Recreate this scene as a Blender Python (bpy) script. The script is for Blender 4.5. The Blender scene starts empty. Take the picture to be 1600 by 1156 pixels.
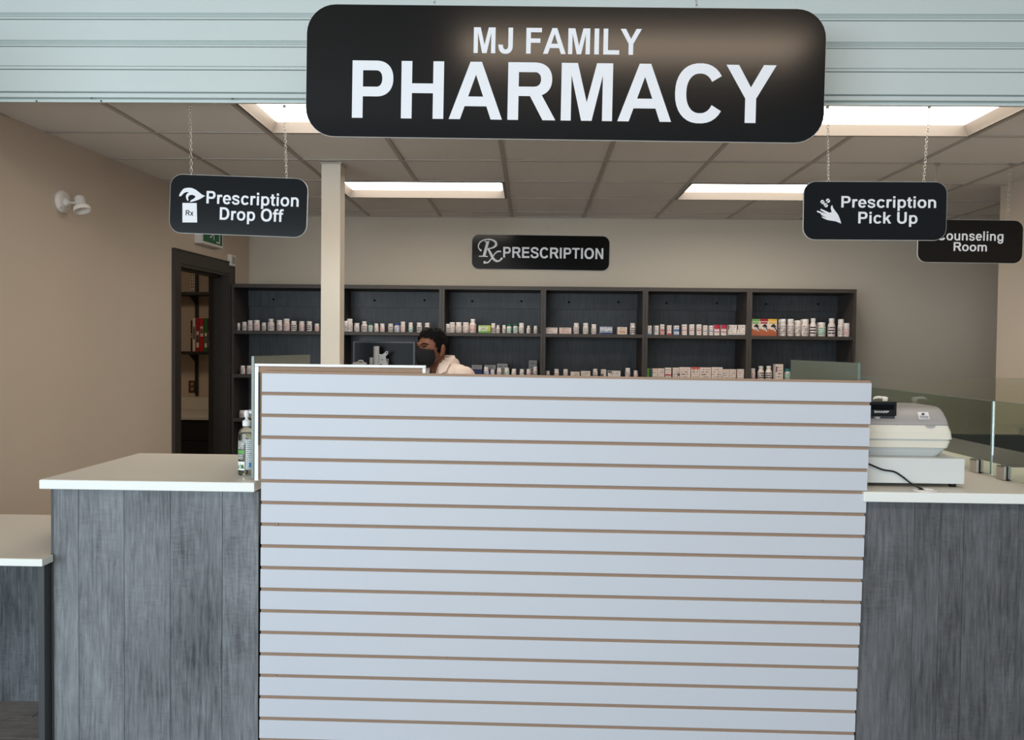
import bpy, bmesh, math, random
from mathutils import Vector, Matrix, noise
R = math.radians
random.seed(7)
S = bpy.context.scene
COL = S.collection

# ------------------------------------------------------------------ camera, world, lights, exposure
EYE = 1.55
F = 1280.0
cam_d = bpy.data.cameras.new('camera'); cam = bpy.data.objects.new('camera', cam_d); COL.objects.link(cam)
cam_d.sensor_width = 36; cam_d.lens = 36 * F / 1600; cam_d.clip_start = .05; cam_d.clip_end = 100
CM = Matrix.Rotation(R(1.3), 4, 'Z') @ Matrix.Rotation(R(90 - 1.5), 4, 'X') @ Matrix.Rotation(R(.62), 4, 'Z')
cam.matrix_world = Matrix.Translation((0, 0, EYE)) @ CM
S.camera = cam
S.view_settings.view_transform = 'Standard'; S.view_settings.look = 'None'
S.view_settings.gamma = 1; S.view_settings.use_curve_mapping = False
S.view_settings.exposure = 0.22

def ray(px, py):
    return (CM.to_3x3() @ Vector(((px - 800) / F, -(py - 578) / F, -1)))
def at(px, py, Y):
    d = ray(px, py); t = Y / d.y
    return Vector((d.x * t, Y, EYE + d.z * t))
def atz(px, py, Z):
    d = ray(px, py); t = (Z - EYE) / d.z
    return Vector((d.x * t, d.y * t, Z))

w = bpy.data.worlds.new('daylight'); S.world = w; w.use_nodes = True
w.node_tree.nodes['Background'].inputs[0].default_value = (.72, .86, 1, 1)
w.node_tree.nodes['Background'].inputs[1].default_value = .42

def area(name, loc, target, sx, sy, power, col):
    l = bpy.data.lights.new(name, 'AREA'); l.shape = 'RECTANGLE'; l.size = sx; l.size_y = sy
    l.energy = power; l.color = col
    o = bpy.data.objects.new(name, l); COL.objects.link(o); o.location = loc
    o.rotation_euler = (Vector(target) - Vector(loc)).to_track_quat('-Z', 'Y').to_euler()
    return o
area('shopfront_window_light', (-3.4, -4.2, 1.45), (-.2, 3, 1.45), 6.0, 2.5, 365, (.80, .91, 1))
area('shop_ceiling_light', (.75, 0.15, 3.86), (.75, 0.151, 0), 2.6, .45, 48, (1, .78, .58))
TROFFER = 6.8
area('storeroom_fill_light', (-3.9, 6.6, 2.66), (-3.9, 6.61, 0),   .6, .6, 7, (1, .80, .60))  # unseen fill lamp, added to brighten the storeroom

# ------------------------------------------------------------------ materials
def lin(c):
    return tuple(((v / 255) / 12.92 if v / 255 <= .04045 else ((v / 255 + .055) / 1.055) ** 2.4) for v in c) + (1,)
MC = {}
def mat(name, rgb, rough=.5, metal=0, spec=.5, var=0, scale=8, bump=0, bscale=200, trans=0, emis=0, coat=0, ior=1.45):
    if name in MC: return MC[name]
    m = bpy.data.materials.new(name); m.use_nodes = True
    nt = m.node_tree; b = nt.nodes['Principled BSDF']
    c = lin(rgb)
    b.inputs['Base Color'].default_value = c
    b.inputs['Roughness'].default_value = rough; b.inputs['Metallic'].default_value = metal
    b.inputs['Specular IOR Level'].default_value = spec; b.inputs['IOR'].default_value = ior
    b.inputs['Transmission Weight'].default_value = trans
    b.inputs['Coat Weight'].default_value = coat
    if emis:
        b.inputs['Emission Color'].default_value = c; b.inputs['Emission Strength'].default_value = emis
    tc = nt.nodes.new('ShaderNodeTexCoord')
    if var:
        n = nt.nodes.new('ShaderNodeTexNoise'); n.inputs['Scale'].default_value = scale; n.inputs['Detail'].default_value = 5
        nt.links.new(tc.outputs['Object'], n.inputs['Vector'])
        mx = nt.nodes.new('ShaderNodeMix'); mx.data_type = 'RGBA'
        mx.inputs[6].default_value = tuple(v * (1 - var) for v in c[:3]) + (1,)
        mx.inputs[7].default_value = tuple(min(1, v * (1 + var)) for v in c[:3]) + (1,)
        nt.links.new(n.outputs['Fac'], mx.inputs[0]); nt.links.new(mx.outputs[2], b.inputs['Base Color'])
    if bump:
        n2 = nt.nodes.new('ShaderNodeTexNoise'); n2.inputs['Scale'].default_value = bscale
        nt.links.new(tc.outputs['Object'], n2.inputs['Vector'])
        bp = nt.nodes.new('ShaderNodeBump'); bp.inputs['Strength'].default_value = bump; bp.inputs['Distance'].default_value = .002
        nt.links.new(n2.outputs['Fac'], bp.inputs['Height']); nt.links.new(bp.outputs[0], b.inputs['Normal'])
    MC[name] = m
    return m

def laminate(name, dark, light, grain='Z', rough=.55, sc=1.0):
    """weathered wood print: mottling + stretched grain + saw marks, offset per object"""
    m = bpy.data.materials.new(name); m.use_nodes = True
    nt = m.node_tree; N = nt.nodes.new; L = nt.links.new
    b = nt.nodes['Principled BSDF']; b.inputs['Roughness'].default_value = rough
    tc = N('ShaderNodeTexCoord'); oi = N('ShaderNodeObjectInfo')
    off = N('ShaderNodeVectorMath'); off.operation = 'SCALE'; off.inputs[0].default_value = (7.3, 3.1, 11.7); L(oi.outputs['Random'], off.inputs['Scale'])
    ad = N('ShaderNodeVectorMath'); ad.operation = 'ADD'; L(tc.outputs['Object'], ad.inputs[0]); L(off.outputs[0], ad.inputs[1])
    def noise_n(scale, vec, detail=6, dist=0):
        mp = N('ShaderNodeMapping'); mp.inputs['Scale'].default_value = vec; L(ad.outputs[0], mp.inputs['Vector'])
        n = N('ShaderNodeTexNoise'); n.inputs['Scale'].default_value = scale * sc; n.inputs['Detail'].default_value = detail; n.inputs['Distortion'].default_value = dist
        n.inputs['Roughness'].default_value = .62
        L(mp.outputs[0], n.inputs['Vector']); return n.outputs['Fac']
    gz = {'Z': (1, 1, .08), 'X': (.08, 1, 1)}[grain]
    cz = {'Z': (.18, 1, 1), 'X': (1, .18, 1)}[grain]
    mott = noise_n(3.4, (1, 1, .7), 10, .3)
    fine = noise_n(120, gz, 6, .4)
    saw = noise_n(130, cz, 3, .2)
    sawm = noise_n(4, (1, 1, .5), 2)
    wv = N('ShaderNodeTexWave'); wv.wave_type = 'RINGS'; wv.inputs['Scale'].default_value = 16; wv.inputs['Distortion'].default_value = 7; wv.inputs['Detail'].default_value = 3; wv.inputs['Detail Scale'].default_value = 1.3
    mpw = N('ShaderNodeMapping'); mpw.inputs['Scale'].default_value = {'Z': (2.2, 2.2, .11), 'X': (.11, 2.2, 2.2)}[grain]; L(ad.outputs[0], mpw.inputs['Vector']); L(mpw.outputs[0], wv.inputs['Vector'])
    def math_n(op, a, bb, c=None):
        q = N('ShaderNodeMath'); q.operation = op
        for i, v in enumerate((a, bb, c)):
            if v is None: continue
            if isinstance(v, (int, float)): q.inputs[i].default_value = v
            else: L(v, q.inputs[i])
        return q.outputs[0]
    s1 = math_n('MULTIPLY', math_n('SUBTRACT', saw, .5), math_n('MULTIPLY', math_n('SUBTRACT', sawm, .42), 5))
    v = math_n('ADD', math_n('MULTIPLY', math_n('SUBTRACT', mott, .5), 1.25), math_n('MULTIPLY', math_n('SUBTRACT', fine, .5), 1.15))
    v = math_n('ADD', v, math_n('MULTIPLY', s1, .42))
    v = math_n('ADD', v, math_n('MULTIPLY', math_n('POWER', wv.outputs['Fac'], 3), -.13))
    v = math_n('ADD', v, math_n('MULTIPLY', math_n('SUBTRACT', oi.outputs['Random'], .5), .16))
    v = math_n('ADD', v, .53)
    mx = N('ShaderNodeMix'); mx.data_type = 'RGBA'; mx.inputs[6].default_value = lin(dark); mx.inputs[7].default_value = lin(light)
    L(v, mx.inputs[0]); L(mx.outputs[2], b.inputs['Base Color'])
    bp = N('ShaderNodeBump'); bp.inputs['Strength'].default_value = .25; bp.inputs['Distance'].default_value = .001
    L(fine, bp.inputs['Height']); L(bp.outputs[0], b.inputs['Normal'])
    return m

def print_mat(name, base, ink, rows=5, dens=.5, band=None, ax='XZ'):
    """small print: broken dark dashes in rows on a coloured ground; coordinates are 0..1 generated ones"""
    m = bpy.data.materials.new(name); m.use_nodes = True
    nt = m.node_tree; N = nt.nodes.new; L = nt.links.new
    b = nt.nodes['Principled BSDF']; b.inputs['Roughness'].default_value = .5
    tc = N('ShaderNodeTexCoord'); sp = N('ShaderNodeSeparateXYZ'); L(tc.outputs['Generated'], sp.inputs[0])
    oi = N('ShaderNodeObjectInfo')
    def q(op, a, bb=None):
        n = N('ShaderNodeMath'); n.operation = op
        for i, v in enumerate((a, bb)):
            if v is None: continue
            if isinstance(v, (int, float)): n.inputs[i].default_value = v
            else: L(v, n.inputs[i])
        return n.outputs[0]
    zr = q('MULTIPLY', sp.outputs['Z'], rows)
    row = q('FLOOR', zr); fr = q('FRACT', zr)
    line = q('MULTIPLY', q('GREATER_THAN', fr, .3), q('LESS_THAN', fr, .78))
    cx = N('ShaderNodeCombineXYZ'); L(q('ADD', q('MULTIPLY', sp.outputs['X'], 9), q('MULTIPLY', oi.outputs['Random'], 50)), cx.inputs[0]); L(q('MULTIPLY', row, 3.7), cx.inputs[1])
    n = N('ShaderNodeTexNoise'); n.inputs['Scale'].default_value = 1.0; n.inputs['Detail'].default_value = 2; L(cx.outputs[0], n.inputs['Vector'])
    ink_f = q('MULTIPLY', line, q('GREATER_THAN', n.outputs['Fac'], 1 - dens))
    margin = q('MULTIPLY', q('GREATER_THAN', sp.outputs['X'], .06), q('LESS_THAN', sp.outputs['X'], .94))
    ink_f = q('MULTIPLY', ink_f, margin)
    mx = N('ShaderNodeMix'); mx.data_type = 'RGBA'; mx.inputs[6].default_value = lin(base); mx.inputs[7].default_value = lin(ink)
    L(ink_f, mx.inputs[0]); L(mx.outputs[2], b.inputs['Base Color'])
    return m

M_wall = mat('tan_wall_paint', (206, 190, 172), .75, var=.03, scale=3, bump=.15, bscale=350)
M_wallb = mat('greige_wall_paint', (202, 191, 174), .75, var=.02, scale=3, bump=.15, bscale=350)
M_tile = mat('ceiling_tile_board', (226, 220, 212), .9, var=.05, scale=120, bump=.5, bscale=500)
M_grid = mat('ceiling_grid_metal', (176, 168, 158), .5)
M_deck = mat('ceiling_deck', (60, 58, 56), .9)
M_head = mat('painted_steel_siding', (207, 217, 214), .38, var=.02, scale=2)
M_headd = mat('track_dark_steel', (95, 98, 98), .5)
M_black = mat('black_vinyl', (8, 8, 9), .15, spec=.4, bump=.015, bscale=60)
M_edge = mat('white_sign_edge', (215, 215, 212), .5)
M_vinyl = mat('white_vinyl_letter', (238, 241, 245), .5)
M_ink = mat('black_ink', (18, 18, 20), .5)
M_slat = mat('slatwall_melamine', (198, 204, 211), .45, var=.015, scale=5)
M_mdf = mat('raw_mdf', (160, 134, 112), .85, var=.08, scale=60)
M_trimw = mat('white_edge_trim', (240, 242, 240), .4)
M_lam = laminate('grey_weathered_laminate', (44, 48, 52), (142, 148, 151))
M_lamr = laminate('shaded_weathered_laminate', (36, 38, 40), (116, 118, 121))  # same grey laminate, with the shade of the pick-up side in its colour
M_floor = laminate('brown_grey_vinyl_plank', (84, 78, 76), (176, 167, 160), grain='X', rough=.6)
M_floorb = mat('floor_underlay', (140, 132, 126), .8)
M_lamp = mat('dark_laminate_plain', (66, 70, 72), .5, var=.15, scale=6)
M_shadow = mat('joint_shadow', (40, 42, 44), .9)
M_top = mat('cream_laminate_top', (222, 216, 204), .34, var=.03, scale=300)
M_tope = mat('cream_laminate_edge', (236, 240, 234), .4, var=.02, scale=200)
M_case = mat('dark_bookcase_edge', (70, 63, 58), .5, var=.08, scale=30)
M_caseb = laminate('charcoal_bookcase_board', (36, 38, 41), (84, 88, 92), rough=.45, sc=.6)
M_hole = mat('black_hole', (8, 8, 8), .9)
M_post = mat('cream_post_paint', (222, 210, 192), .6)
M_frame = mat('dark_brown_door_paint', (58, 52, 46), .45)
M_alu = mat('brushed_steel', (190, 186, 180), .28, metal=1)
M_chrome = mat('chrome', (225, 222, 215), .12, metal=1)
M_chain = mat('zinc_chain', (205, 200, 190), .3, metal=1)
M_wp = mat('white_plastic', (232, 226, 218), .4)
M_bot = mat('pill_bottle_plastic', (238, 222, 214), .4)
M_cap = mat('white_cap_plastic', (244, 236, 230), .45)
M_capg = mat('green_cap_plastic', (24, 110, 78), .45)
M_capb = mat('blue_cap_plastic', (40, 70, 150), .45)
M_capt = mat('teal_cap_plastic', (30, 120, 125), .45)
M_lab1 = print_mat('label_black_print', (236, 222, 215), (60, 50, 50), 5, .52)
M_lab2 = print_mat('label_pink_print', (240, 214, 208), (150, 70, 80), 5, .5)
M_lab3 = print_mat('label_green_print', (214, 228, 214), (40, 120, 90), 4, .55)
M_lab4 = print_mat('label_blue_print', (222, 226, 236), (50, 70, 130), 4, .55)
M_lab5 = print_mat('label_dark_block_print', (236, 222, 215), (25, 25, 28), 3, .62)
M_txt = print_mat('small_print', (232, 228, 226), (110, 110, 112), 9, .6)
M_txtd = print_mat('spine_print', (225, 218, 208), (50, 44, 42), 1, .6)
M_glass = mat('green_tinted_glass', (226, 238, 228), .01, trans=1, ior=1.5)
M_glassl = mat('pale_glass', (236, 242, 234), .01, trans=1, ior=1.45)
M_frost = mat('frosted_green_glass', (170, 178, 162), .3, trans=.62, ior=1.45)
M_gedge = mat('polished_glass_edge', (138, 160, 148), .25, trans=.4)
M_clear = mat('clear_bottle_plastic', (238, 240, 236), .04, trans=1, ior=1.38)
M_green = mat('exit_green', (20, 100, 62), .4)
M_skin = mat('brown_skin', (124, 80, 58), .6, var=.05, scale=30)
M_hair = mat('black_hair', (12, 10, 10), .7, spec=.15, bump=1, bscale=500)
M_mask = mat('black_cloth_mask', (16, 16, 18), .85, bump=.3, bscale=900)
M_coat = mat('white_lab_coat', (232, 212, 198), .8, bump=.2, bscale=500)
M_shirt = mat('blue_grey_shirt', (92, 100, 120), .8)
M_trou = mat('charcoal_trousers', (46, 48, 54), .85)
M_shoe = mat('black_leather_shoe', (22, 20, 20), .4)
M_eyew = mat('eye_white', (150, 132, 122), .35)
M_iris = mat('dark_iris', (24, 14, 10), .15)
M_mon = mat('glossy_black_screen', (10, 13, 16), .3, spec=.12)
M_monb = mat('black_monitor_bezel', (16, 16, 17), .35)
M_armg = mat('silver_grey_plastic', (172, 172, 172), .4)
M_regc = mat('cream_register_plastic', (226, 222, 206), .45)
M_regl = mat('silver_register_lid', (168, 164, 162), .38)
M_regs = mat('pale_grey_register_plastic', (206, 208, 205), .45)
M_regd = mat('painted_drawer_steel', (212, 216, 213), .45, bump=.1, bscale=600)
M_blk = mat('black_plastic', (18, 18, 20), .35)
M_lens = mat('troffer_lens', (255, 246, 233), .5, emis=TROFFER)
M_trof = mat('troffer_enamel_dimmed', (122, 114, 106), .45)  # white enamel painted grey, as if it caught less light from the lens
M_bluel = mat('blue_print', (60, 130, 190), .5)
M_stand = mat('black_shelf_standard', (34, 31, 30), .5)

# ------------------------------------------------------------------ mesh builders
class MB:
    def __init__(s): s.v = []; s.f = []; s.sm = []
    def add(s, v, f, smooth=False):
        o = len(s.v); s.v += [tuple(p) for p in v]; s.f += [tuple(i + o for i in q) for q in f]; s.sm += [smooth] * len(f); return s
    def box(s, x0, x1, y0, y1, z0, z1):
        v = [(x, y, z) for z in (z0, z1) for y in (y0, y1) for x in (x0, x1)]
        return s.add(v, [(0, 2, 3, 1), (4, 5, 7, 6), (0, 1, 5, 4), (2, 6, 7, 3), (0, 4, 6, 2), (1, 3, 7, 5)])
    def cham(s, x0, x1, y0, y1, z0, z1, c):
        """box whose twelve edges are chamfered"""
        bm = bmesh.new(); bmesh.ops.create_cube(bm, size=1)
        for q in bm.verts: q.co = Vector(((x0 + x1) / 2 + q.co.x * (x1 - x0), (y0 + y1) / 2 + q.co.y * (y1 - y0), (z0 + z1) / 2 + q.co.z * (z1 - z0)))
        bmesh.ops.bevel(bm, geom=bm.edges[:], offset=c, segments=2, affect='EDGES', profile=.6)
        bm.verts.index_update()
        s.add([q.co for q in bm.verts], [[q.index for q in f.verts] for f in bm.faces]); bm.free(); return s
    def prism(s, pts, y0, y1):
        """polygon in XZ extruded along Y"""
        n = len(pts)
        a = sum(pts[i][0] * pts[(i + 1) % n][1] - pts[(i + 1) % n][0] * pts[i][1] for i in range(n))
        if a < 0: pts = pts[::-1]
        v = [(x, y0, z) for x, z in pts] + [(x, y1, z) for x, z in pts]
        f = [tuple(range(n)), tuple(range(2 * n - 1, n - 1, -1))] + [((i + 1) % n, i, n + i, n + (i + 1) % n) for i in range(n)]
        return s.add(v, f)
    def extx(s, pts, x0, x1):
        """polygon in YZ extruded along X"""
        n = len(pts)
        v = [(x0, y, z) for y, z in pts] + [(x1, y, z) for y, z in pts]
        return s.add(v, [tuple(range(n - 1, -1, -1)), tuple(range(n, 2 * n))] + [(i, (i + 1) % n, n + (i + 1) % n, n + i) for i in range(n)])
    def lathe(s, prof, seg=16, c=(0, 0, 0), smooth=True, axis=None):
        v = []; f = []
        for r, z in prof:
            for k in range(seg):
                a = 2 * math.pi * k / seg; v.append(Vector((r * math.cos(a), r * math.sin(a), z)))
        n = len(prof)
        for i in range(n - 1):
            for k in range(seg):
                f.append((i * seg + k, i * seg + (k + 1) % seg, (i + 1) * seg + (k + 1) % seg, (i + 1) * seg + k))
        if prof[0][0] > 0: f.append(tuple(range(seg - 1, -1, -1)))
        if prof[-1][0] > 0: f.append(tuple((n - 1) * seg + k for k in range(seg)))
        if axis is not None:
            q = Vector(axis).normalized().to_track_quat('Z', 'Y'); v = [q @ p for p in v]
        return s.add([p + Vector(c) for p in v], f, smooth)
    def tube(s, pts, r, seg=8, closed=False):
        pts = [Vector(p) for p in pts]; n = len(pts); v = []; f = []
        rs = r if isinstance(r, (list, tuple)) else [r] * n
        up = None
        for i, p in enumerate(pts):
            t = (pts[(i + 1) % n] - pts[i - 1]) if closed else (pts[min(i + 1, n - 1)] - pts[max(i - 1, 0)])
            t.normalize()
            if up is None:
                up = t.orthogonal().normalized()
            up = (up - t * up.dot(t)).normalized(); sd = t.cross(up)
            for k in range(seg):
                a = 2 * math.pi * k / seg; v.append(p + rs[i] * (math.cos(a) * up + math.sin(a) * sd))
        for i in range(n if closed else n - 1):
            j = (i + 1) % n
            for k in range(seg): f.append((i * seg + k, i * seg + (k + 1) % seg, j * seg + (k + 1) % seg, j * seg + k))
        if not closed: f += [tuple(range(seg - 1, -1, -1)), tuple((n - 1) * seg + k for k in range(seg))]
        return s.add(v, f, True)
    def ell(s, c, r, rot=None, seg=20, rings=12):
        v = []; f = []
        for i in range(rings + 1):
            th = math.pi * i / rings
            for k in range(seg):
                a = 2 * math.pi * k / seg
                p = Vector((r[0] * math.sin(th) * math.cos(a), r[1] * math.sin(th) * math.sin(a), -r[2] * math.cos(th)))
                if rot: p = rot @ p
                v.append(p + Vector(c))
        for i in range(rings):
            for k in range(seg): f.append((i * seg + k, i * seg + (k + 1) % seg, (i + 1) * seg + (k + 1) % seg, (i + 1) * seg + k))
        return s.add(v, f, True)
    def loft(s, secs, smooth=True):
        n = len(secs[0]); v = [p for q in secs for p in q]; f = []
        for i in range(len(secs) - 1):
            for k in range(n): f.append((i * n + k, i * n + (k + 1) % n, (i + 1) * n + (k + 1) % n, (i + 1) * n + k))
        f += [tuple(range(n - 1, -1, -1)), tuple((len(secs) - 1) * n + k for k in range(n))]
        return s.add(v, f, smooth)
    def mesh(s, name, m):
        me = bpy.data.meshes.new(name); me.from_pydata(s.v, [], s.f)
        me.materials.append(m)
        for p, q in zip(me.polygons, s.sm): p.use_smooth = q
        me.update(); return me
    def obj(s, name, m, parent=None, loc=None, label=None, cat=None, group=None, kind=None, bev=0):
        return put(s.mesh(name, m), name, parent, loc, label, cat, group, kind, bev)

def tag(o, label=None, cat=None, group=None, kind=None):
    if label: o['label'] = label
    if cat: o['category'] = cat
    if group: o['group'] = group
    if kind: o['kind'] = kind
    return o
def put(me, name, parent=None, loc=None, label=None, cat=None, group=None, kind=None, bev=0):
    o = bpy.data.objects.new(name, me); COL.objects.link(o)
    if parent: o.parent = parent
    if loc is not None: o.location = loc
    if bev:
        b = o.modifiers.new('edge', 'BEVEL'); b.width = bev; b.segments = 2; b.limit_method = 'ANGLE'
    return tag(o, label, cat, group, kind)
def empty(name, loc, label, cat, group=None, rz=0):
    o = bpy.data.objects.new(name, None); COL.objects.link(o); o.location = loc; o.rotation_euler.z = rz; o.empty_display_size = .1
    return tag(o, label, cat, group)
def rrect(w, h, r, n=8):
    pts = []
    for cx, cz, a0 in ((w / 2 - r, h / 2 - r, 0), (-w / 2 + r, h / 2 - r, 90), (-w / 2 + r, -h / 2 + r, 180), (w / 2 - r, -h / 2 + r, 270)):
        for k in range(n + 1):
            a = R(a0 + 90 * k / n); pts.append((cx + r * math.cos(a), cz + r * math.sin(a)))
    return pts
def spline(pts, n=8):
    out = []
    P = [Vector(p) for p in pts]; P = [2 * P[0] - P[1]] + P + [2 * P[-1] - P[-2]]
    for i in range(1, len(P) - 2):
        for k in range(n):
            t = k / n
            out.append(.5 * ((2 * P[i]) + (P[i + 1] - P[i - 1]) * t + (2 * P[i - 1] - 5 * P[i] + 4 * P[i + 1] - P[i + 2]) * t * t + (3 * P[i] - P[i - 1] - 3 * P[i + 1] + P[i + 2]) * t ** 3))
    out.append(P[-2]); return out

# ------------------------------------------------------------------ lettering: bold grotesque glyphs drawn from polygons, rings and strokes
def G_rect(x0, z0, x1, z1): return [[(x0, z0), (x1, z0), (x1, z1), (x0, z1)]]
def G_ring(cx, cz, rx, rz, wx, wz, a0=0, a1=360, n=28, e=2.25):
    def pt(rx, rz, a):
        c, s_ = math.cos(R(a)), math.sin(R(a))
        return (cx + rx * math.copysign(abs(c) ** (2 / e), c), cz + rz * math.copysign(abs(s_) ** (2 / e), s_))
    out = []
    for k in range(n):
        a, b = a0 + (a1 - a0) * k / n, a0 + (a1 - a0) * (k + 1) / n
        out.append([pt(rx, rz, a), pt(rx, rz, b), pt(rx - wx, rz - wz, b), pt(rx - wx, rz - wz, a)])
    return out
def G_stroke(pts, w, n=8):
    P = spline([(x, 0, z) for x, z in pts], n); m = len(P); out = []; L = []
    ws = w if isinstance(w, (list, tuple)) else [w] * len(pts)
    for i, p in enumerate(P):
        t = (P[min(i + 1, m - 1)] - P[max(i - 1, 0)]).normalized(); nrm = Vector((-t.z, 0, t.x))
        u = i / (m - 1) * (len(ws) - 1); j = min(int(u), len(ws) - 2); ww = ws[j] + (ws[j + 1] - ws[j]) * (u - j)
        L.append(((p.x + nrm.x * ww / 2, p.z + nrm.z * ww / 2), (p.x - nrm.x * ww / 2, p.z - nrm.z * ww / 2)))
    for a, b in zip(L, L[1:]): out.append([a[0], a[1], b[1], b[0]])
    return out
def G_disc(cx, cz, r, a0=0, a1=360, n=16):
    return [[(cx + r * math.cos(R(a0 + (a1 - a0) * k / n)), cz + r * math.sin(R(a0 + (a1 - a0) * k / n))) for k in range(n + 1)]]
def mir(polys, cx): return [[(2 * cx - x, z) for x, z in p] for p in polys]
A_L = [[(0, 0), (153, 0), (361, 555), (361, 716), (284, 716)]]
M_L = [[(206, 564), (206, 716), (288, 716), (417, 228), (417, 0), (346, 0)]]
Y_L = [[(0, 716), (168, 716), (334, 440), (334, 301), (261, 301)]]
S_pts = [(548, 500), (520, 600), (430, 655), (325, 668), (205, 648), (128, 580), (126, 500), (180, 430), (335, 372), (490, 318), (552, 240), (545, 140), (460, 68), (340, 47), (215, 62), (132, 125), (104, 225)]
s_pts = [(448, 362), (415, 442), (330, 478), (235, 478), (135, 445), (105, 378), (150, 315), (275, 268), (400, 225), (452, 165), (430, 85), (345, 42), (240, 38), (135, 75), (88, 162)]
GLY = {
 'A': (722, A_L + mir(A_L, 361) + [[(190, 163), (532, 163), (490, 284), (232, 284)]]),
 'C': (722, G_ring(378, 358, 334, 372, 150, 126, 33, 327)),
 'D': (722, G_rect(73, 0, 220, 716) + G_rect(220, 595, 330, 716) + G_rect(220, 0, 330, 121) + G_ring(325, 358, 350, 358, 150, 121, -90, 90)),
 'E': (667, G_rect(73, 0, 218, 716) + G_rect(218, 595, 604, 716) + G_rect(218, 0, 618, 121) + G_rect(218, 311, 577, 431)),
 'F': (611, G_rect(74, 0, 219, 716) + G_rect(219, 595, 565, 716) + G_rect(219, 304, 522, 425)),
 'H': (722, G_rect(73, 0, 218, 716) + G_rect(504, 0, 649, 716) + G_rect(218, 318, 504, 439)),
 'I': (278, G_rect(68, 0, 213, 716)),
 'J': (556, G_rect(338, 215, 483, 716) + G_ring(255, 222, 228, 234, 145, 122, 175, 360)),
 'L': (611, G_rect(74, 0, 219, 716) + G_rect(219, 0, 580, 122)),
 'M': (833, G_rect(71, 0, 206, 716) + G_rect(627, 0, 762, 716) + M_L + mir(M_L, 416.5)),
 'N': (722, G_rect(73, 0, 212, 716) + G_rect(510, 0, 649, 716) + [[(207, 716), (213, 716), (510, 240), (510, 0), (507, 0), (212, 474)]]),
 'O': (778, G_ring(389, 358, 347, 372, 150, 126)),
 'P': (667, G_rect(73, 0, 218, 716) + G_rect(218, 595, 400, 716) + G_rect(218, 270, 400, 391) + G_ring(400, 493, 230, 223, 150, 121, -90, 90)),
 'R': (722, G_rect(73, 0, 218, 716) + G_rect(218, 595, 440, 716) + G_rect(218, 298, 440, 415) + G_ring(430, 507, 238, 209, 150, 119, -90, 90) + [[(345, 345), (520, 330), (722, 0), (548, 0)]]),
 'S': (667, G_stroke(S_pts, [142, 138, 124, 120, 124, 140, 140, 134, 128, 134, 142, 142, 128, 122, 126, 138, 142], 4)),
 'T': (611, G_rect(20, 595, 590, 716) + G_rect(233, 0, 378, 595)),
 'U': (722, G_rect(72, 270, 217, 716) + G_rect(505, 270, 650, 716) + G_ring(361, 272, 289, 284, 145, 126, 180, 360)),
 'Y': (667, Y_L + mir(Y_L, 334) + G_rect(261, 0, 407, 305)),
 'c': (556, G_ring(300, 259, 258, 272, 138, 112, 33, 327)),
 'e': (556, G_ring(283, 259, 250, 272, 138, 110, 0, 325) + G_rect(90, 218, 533, 308)),
 'f': (333, G_rect(82, 0, 219, 560) + G_rect(12, 412, 322, 519) + G_stroke([(151, 540), (160, 620), (215, 668), (345, 668)], [137, 132, 118, 112])),
 'g': (611, G_ring(298, 259, 258, 272, 138, 112) + G_rect(408, 10, 545, 519) + G_ring(305, 20, 240, 236, 137, 105, 190, 360)),
 'i': (278, G_rect(72, 0, 209, 519) + G_rect(72, 589, 209, 716)),
 'k': (556, G_rect(66, 0, 203, 716) + [[(203, 170), (203, 340), (370, 519), (540, 519)], [(250, 262), (346, 352), (556, 0), (394, 0)]]),
 'l': (278, G_rect(72, 0, 209, 716)),
 'm': (889, G_rect(62, 0, 199, 519) + G_rect(376, 0, 513, 310) + G_rect(690, 0, 827, 310) + G_ring(287, 305, 226, 226, 137, 112, 0, 150) + G_ring(601, 305, 226, 226, 137, 112, 0, 150)),
 'n': (611, G_rect(66, 0, 203, 519) + G_rect(408, 0, 545, 310) + G_ring(305, 300, 240, 231, 137, 113, 0, 150)),
 'o': (611, G_ring(306, 259, 268, 272, 138, 112)),
 'p': (611, G_rect(66, -198, 203, 519) + G_ring(316, 259, 256, 272, 138, 112)),
 'r': (389, G_rect(66, 0, 203, 519) + G_stroke([(140, 260), (165, 390), (240, 462), (375, 455)], [137, 130, 126, 126])),
 's': (556, G_stroke(s_pts, 112, 4)),
 't': (333, G_rect(87, 130, 224, 650) + G_rect(15, 412, 316, 519) + G_stroke([(155, 170), (168, 85), (225, 45), (315, 52)], [137, 130, 112, 108])),
 'u': (611, G_rect(408, 0, 545, 519) + G_rect(66, 215, 203, 519) + G_ring(306, 220, 240, 232, 137, 113, 180, 330)),
 'x': (556, [[(12, 519), (175, 519), (545, 0), (380, 0)], [(380, 519), (542, 519), (172, 0), (8, 0)]]),
 ' ': (278, []),
}
def text_polys(t, x0, x1, base, cap):
    w0 = None; adv = 0; pl = []
    for ch in t:
        a, g = GLY[ch]
        pl += [[(x + adv, z) for x, z in p] for p in g]; adv += a
    xs = [x for p in pl for x, z in p]; lo, hi = min(xs), max(xs)
    return [[(x0 + (x - lo) / (hi - lo) * (x1 - x0), base + z / 716 * cap) for x, z in p] for p in pl]
def hull(p):
    q = sorted(set((round(x, 4), round(z, 4)) for x, z in p)) if max(abs(v) for a in p for v in a) > 5 else sorted(set(map(tuple, p)))
    def half(q):
        h = []
        for c in q:
            while len(h) >= 2 and (h[-1][0] - h[-2][0]) * (c[1] - h[-2][1]) - (h[-1][1] - h[-2][1]) * (c[0] - h[-2][0]) <= 1e-9 * abs(c[0] - h[-2][0] + 1e-9): h.pop()
            h.append(c)
        return h[:-1]
    return half(q) + half(q[::-1])
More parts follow.
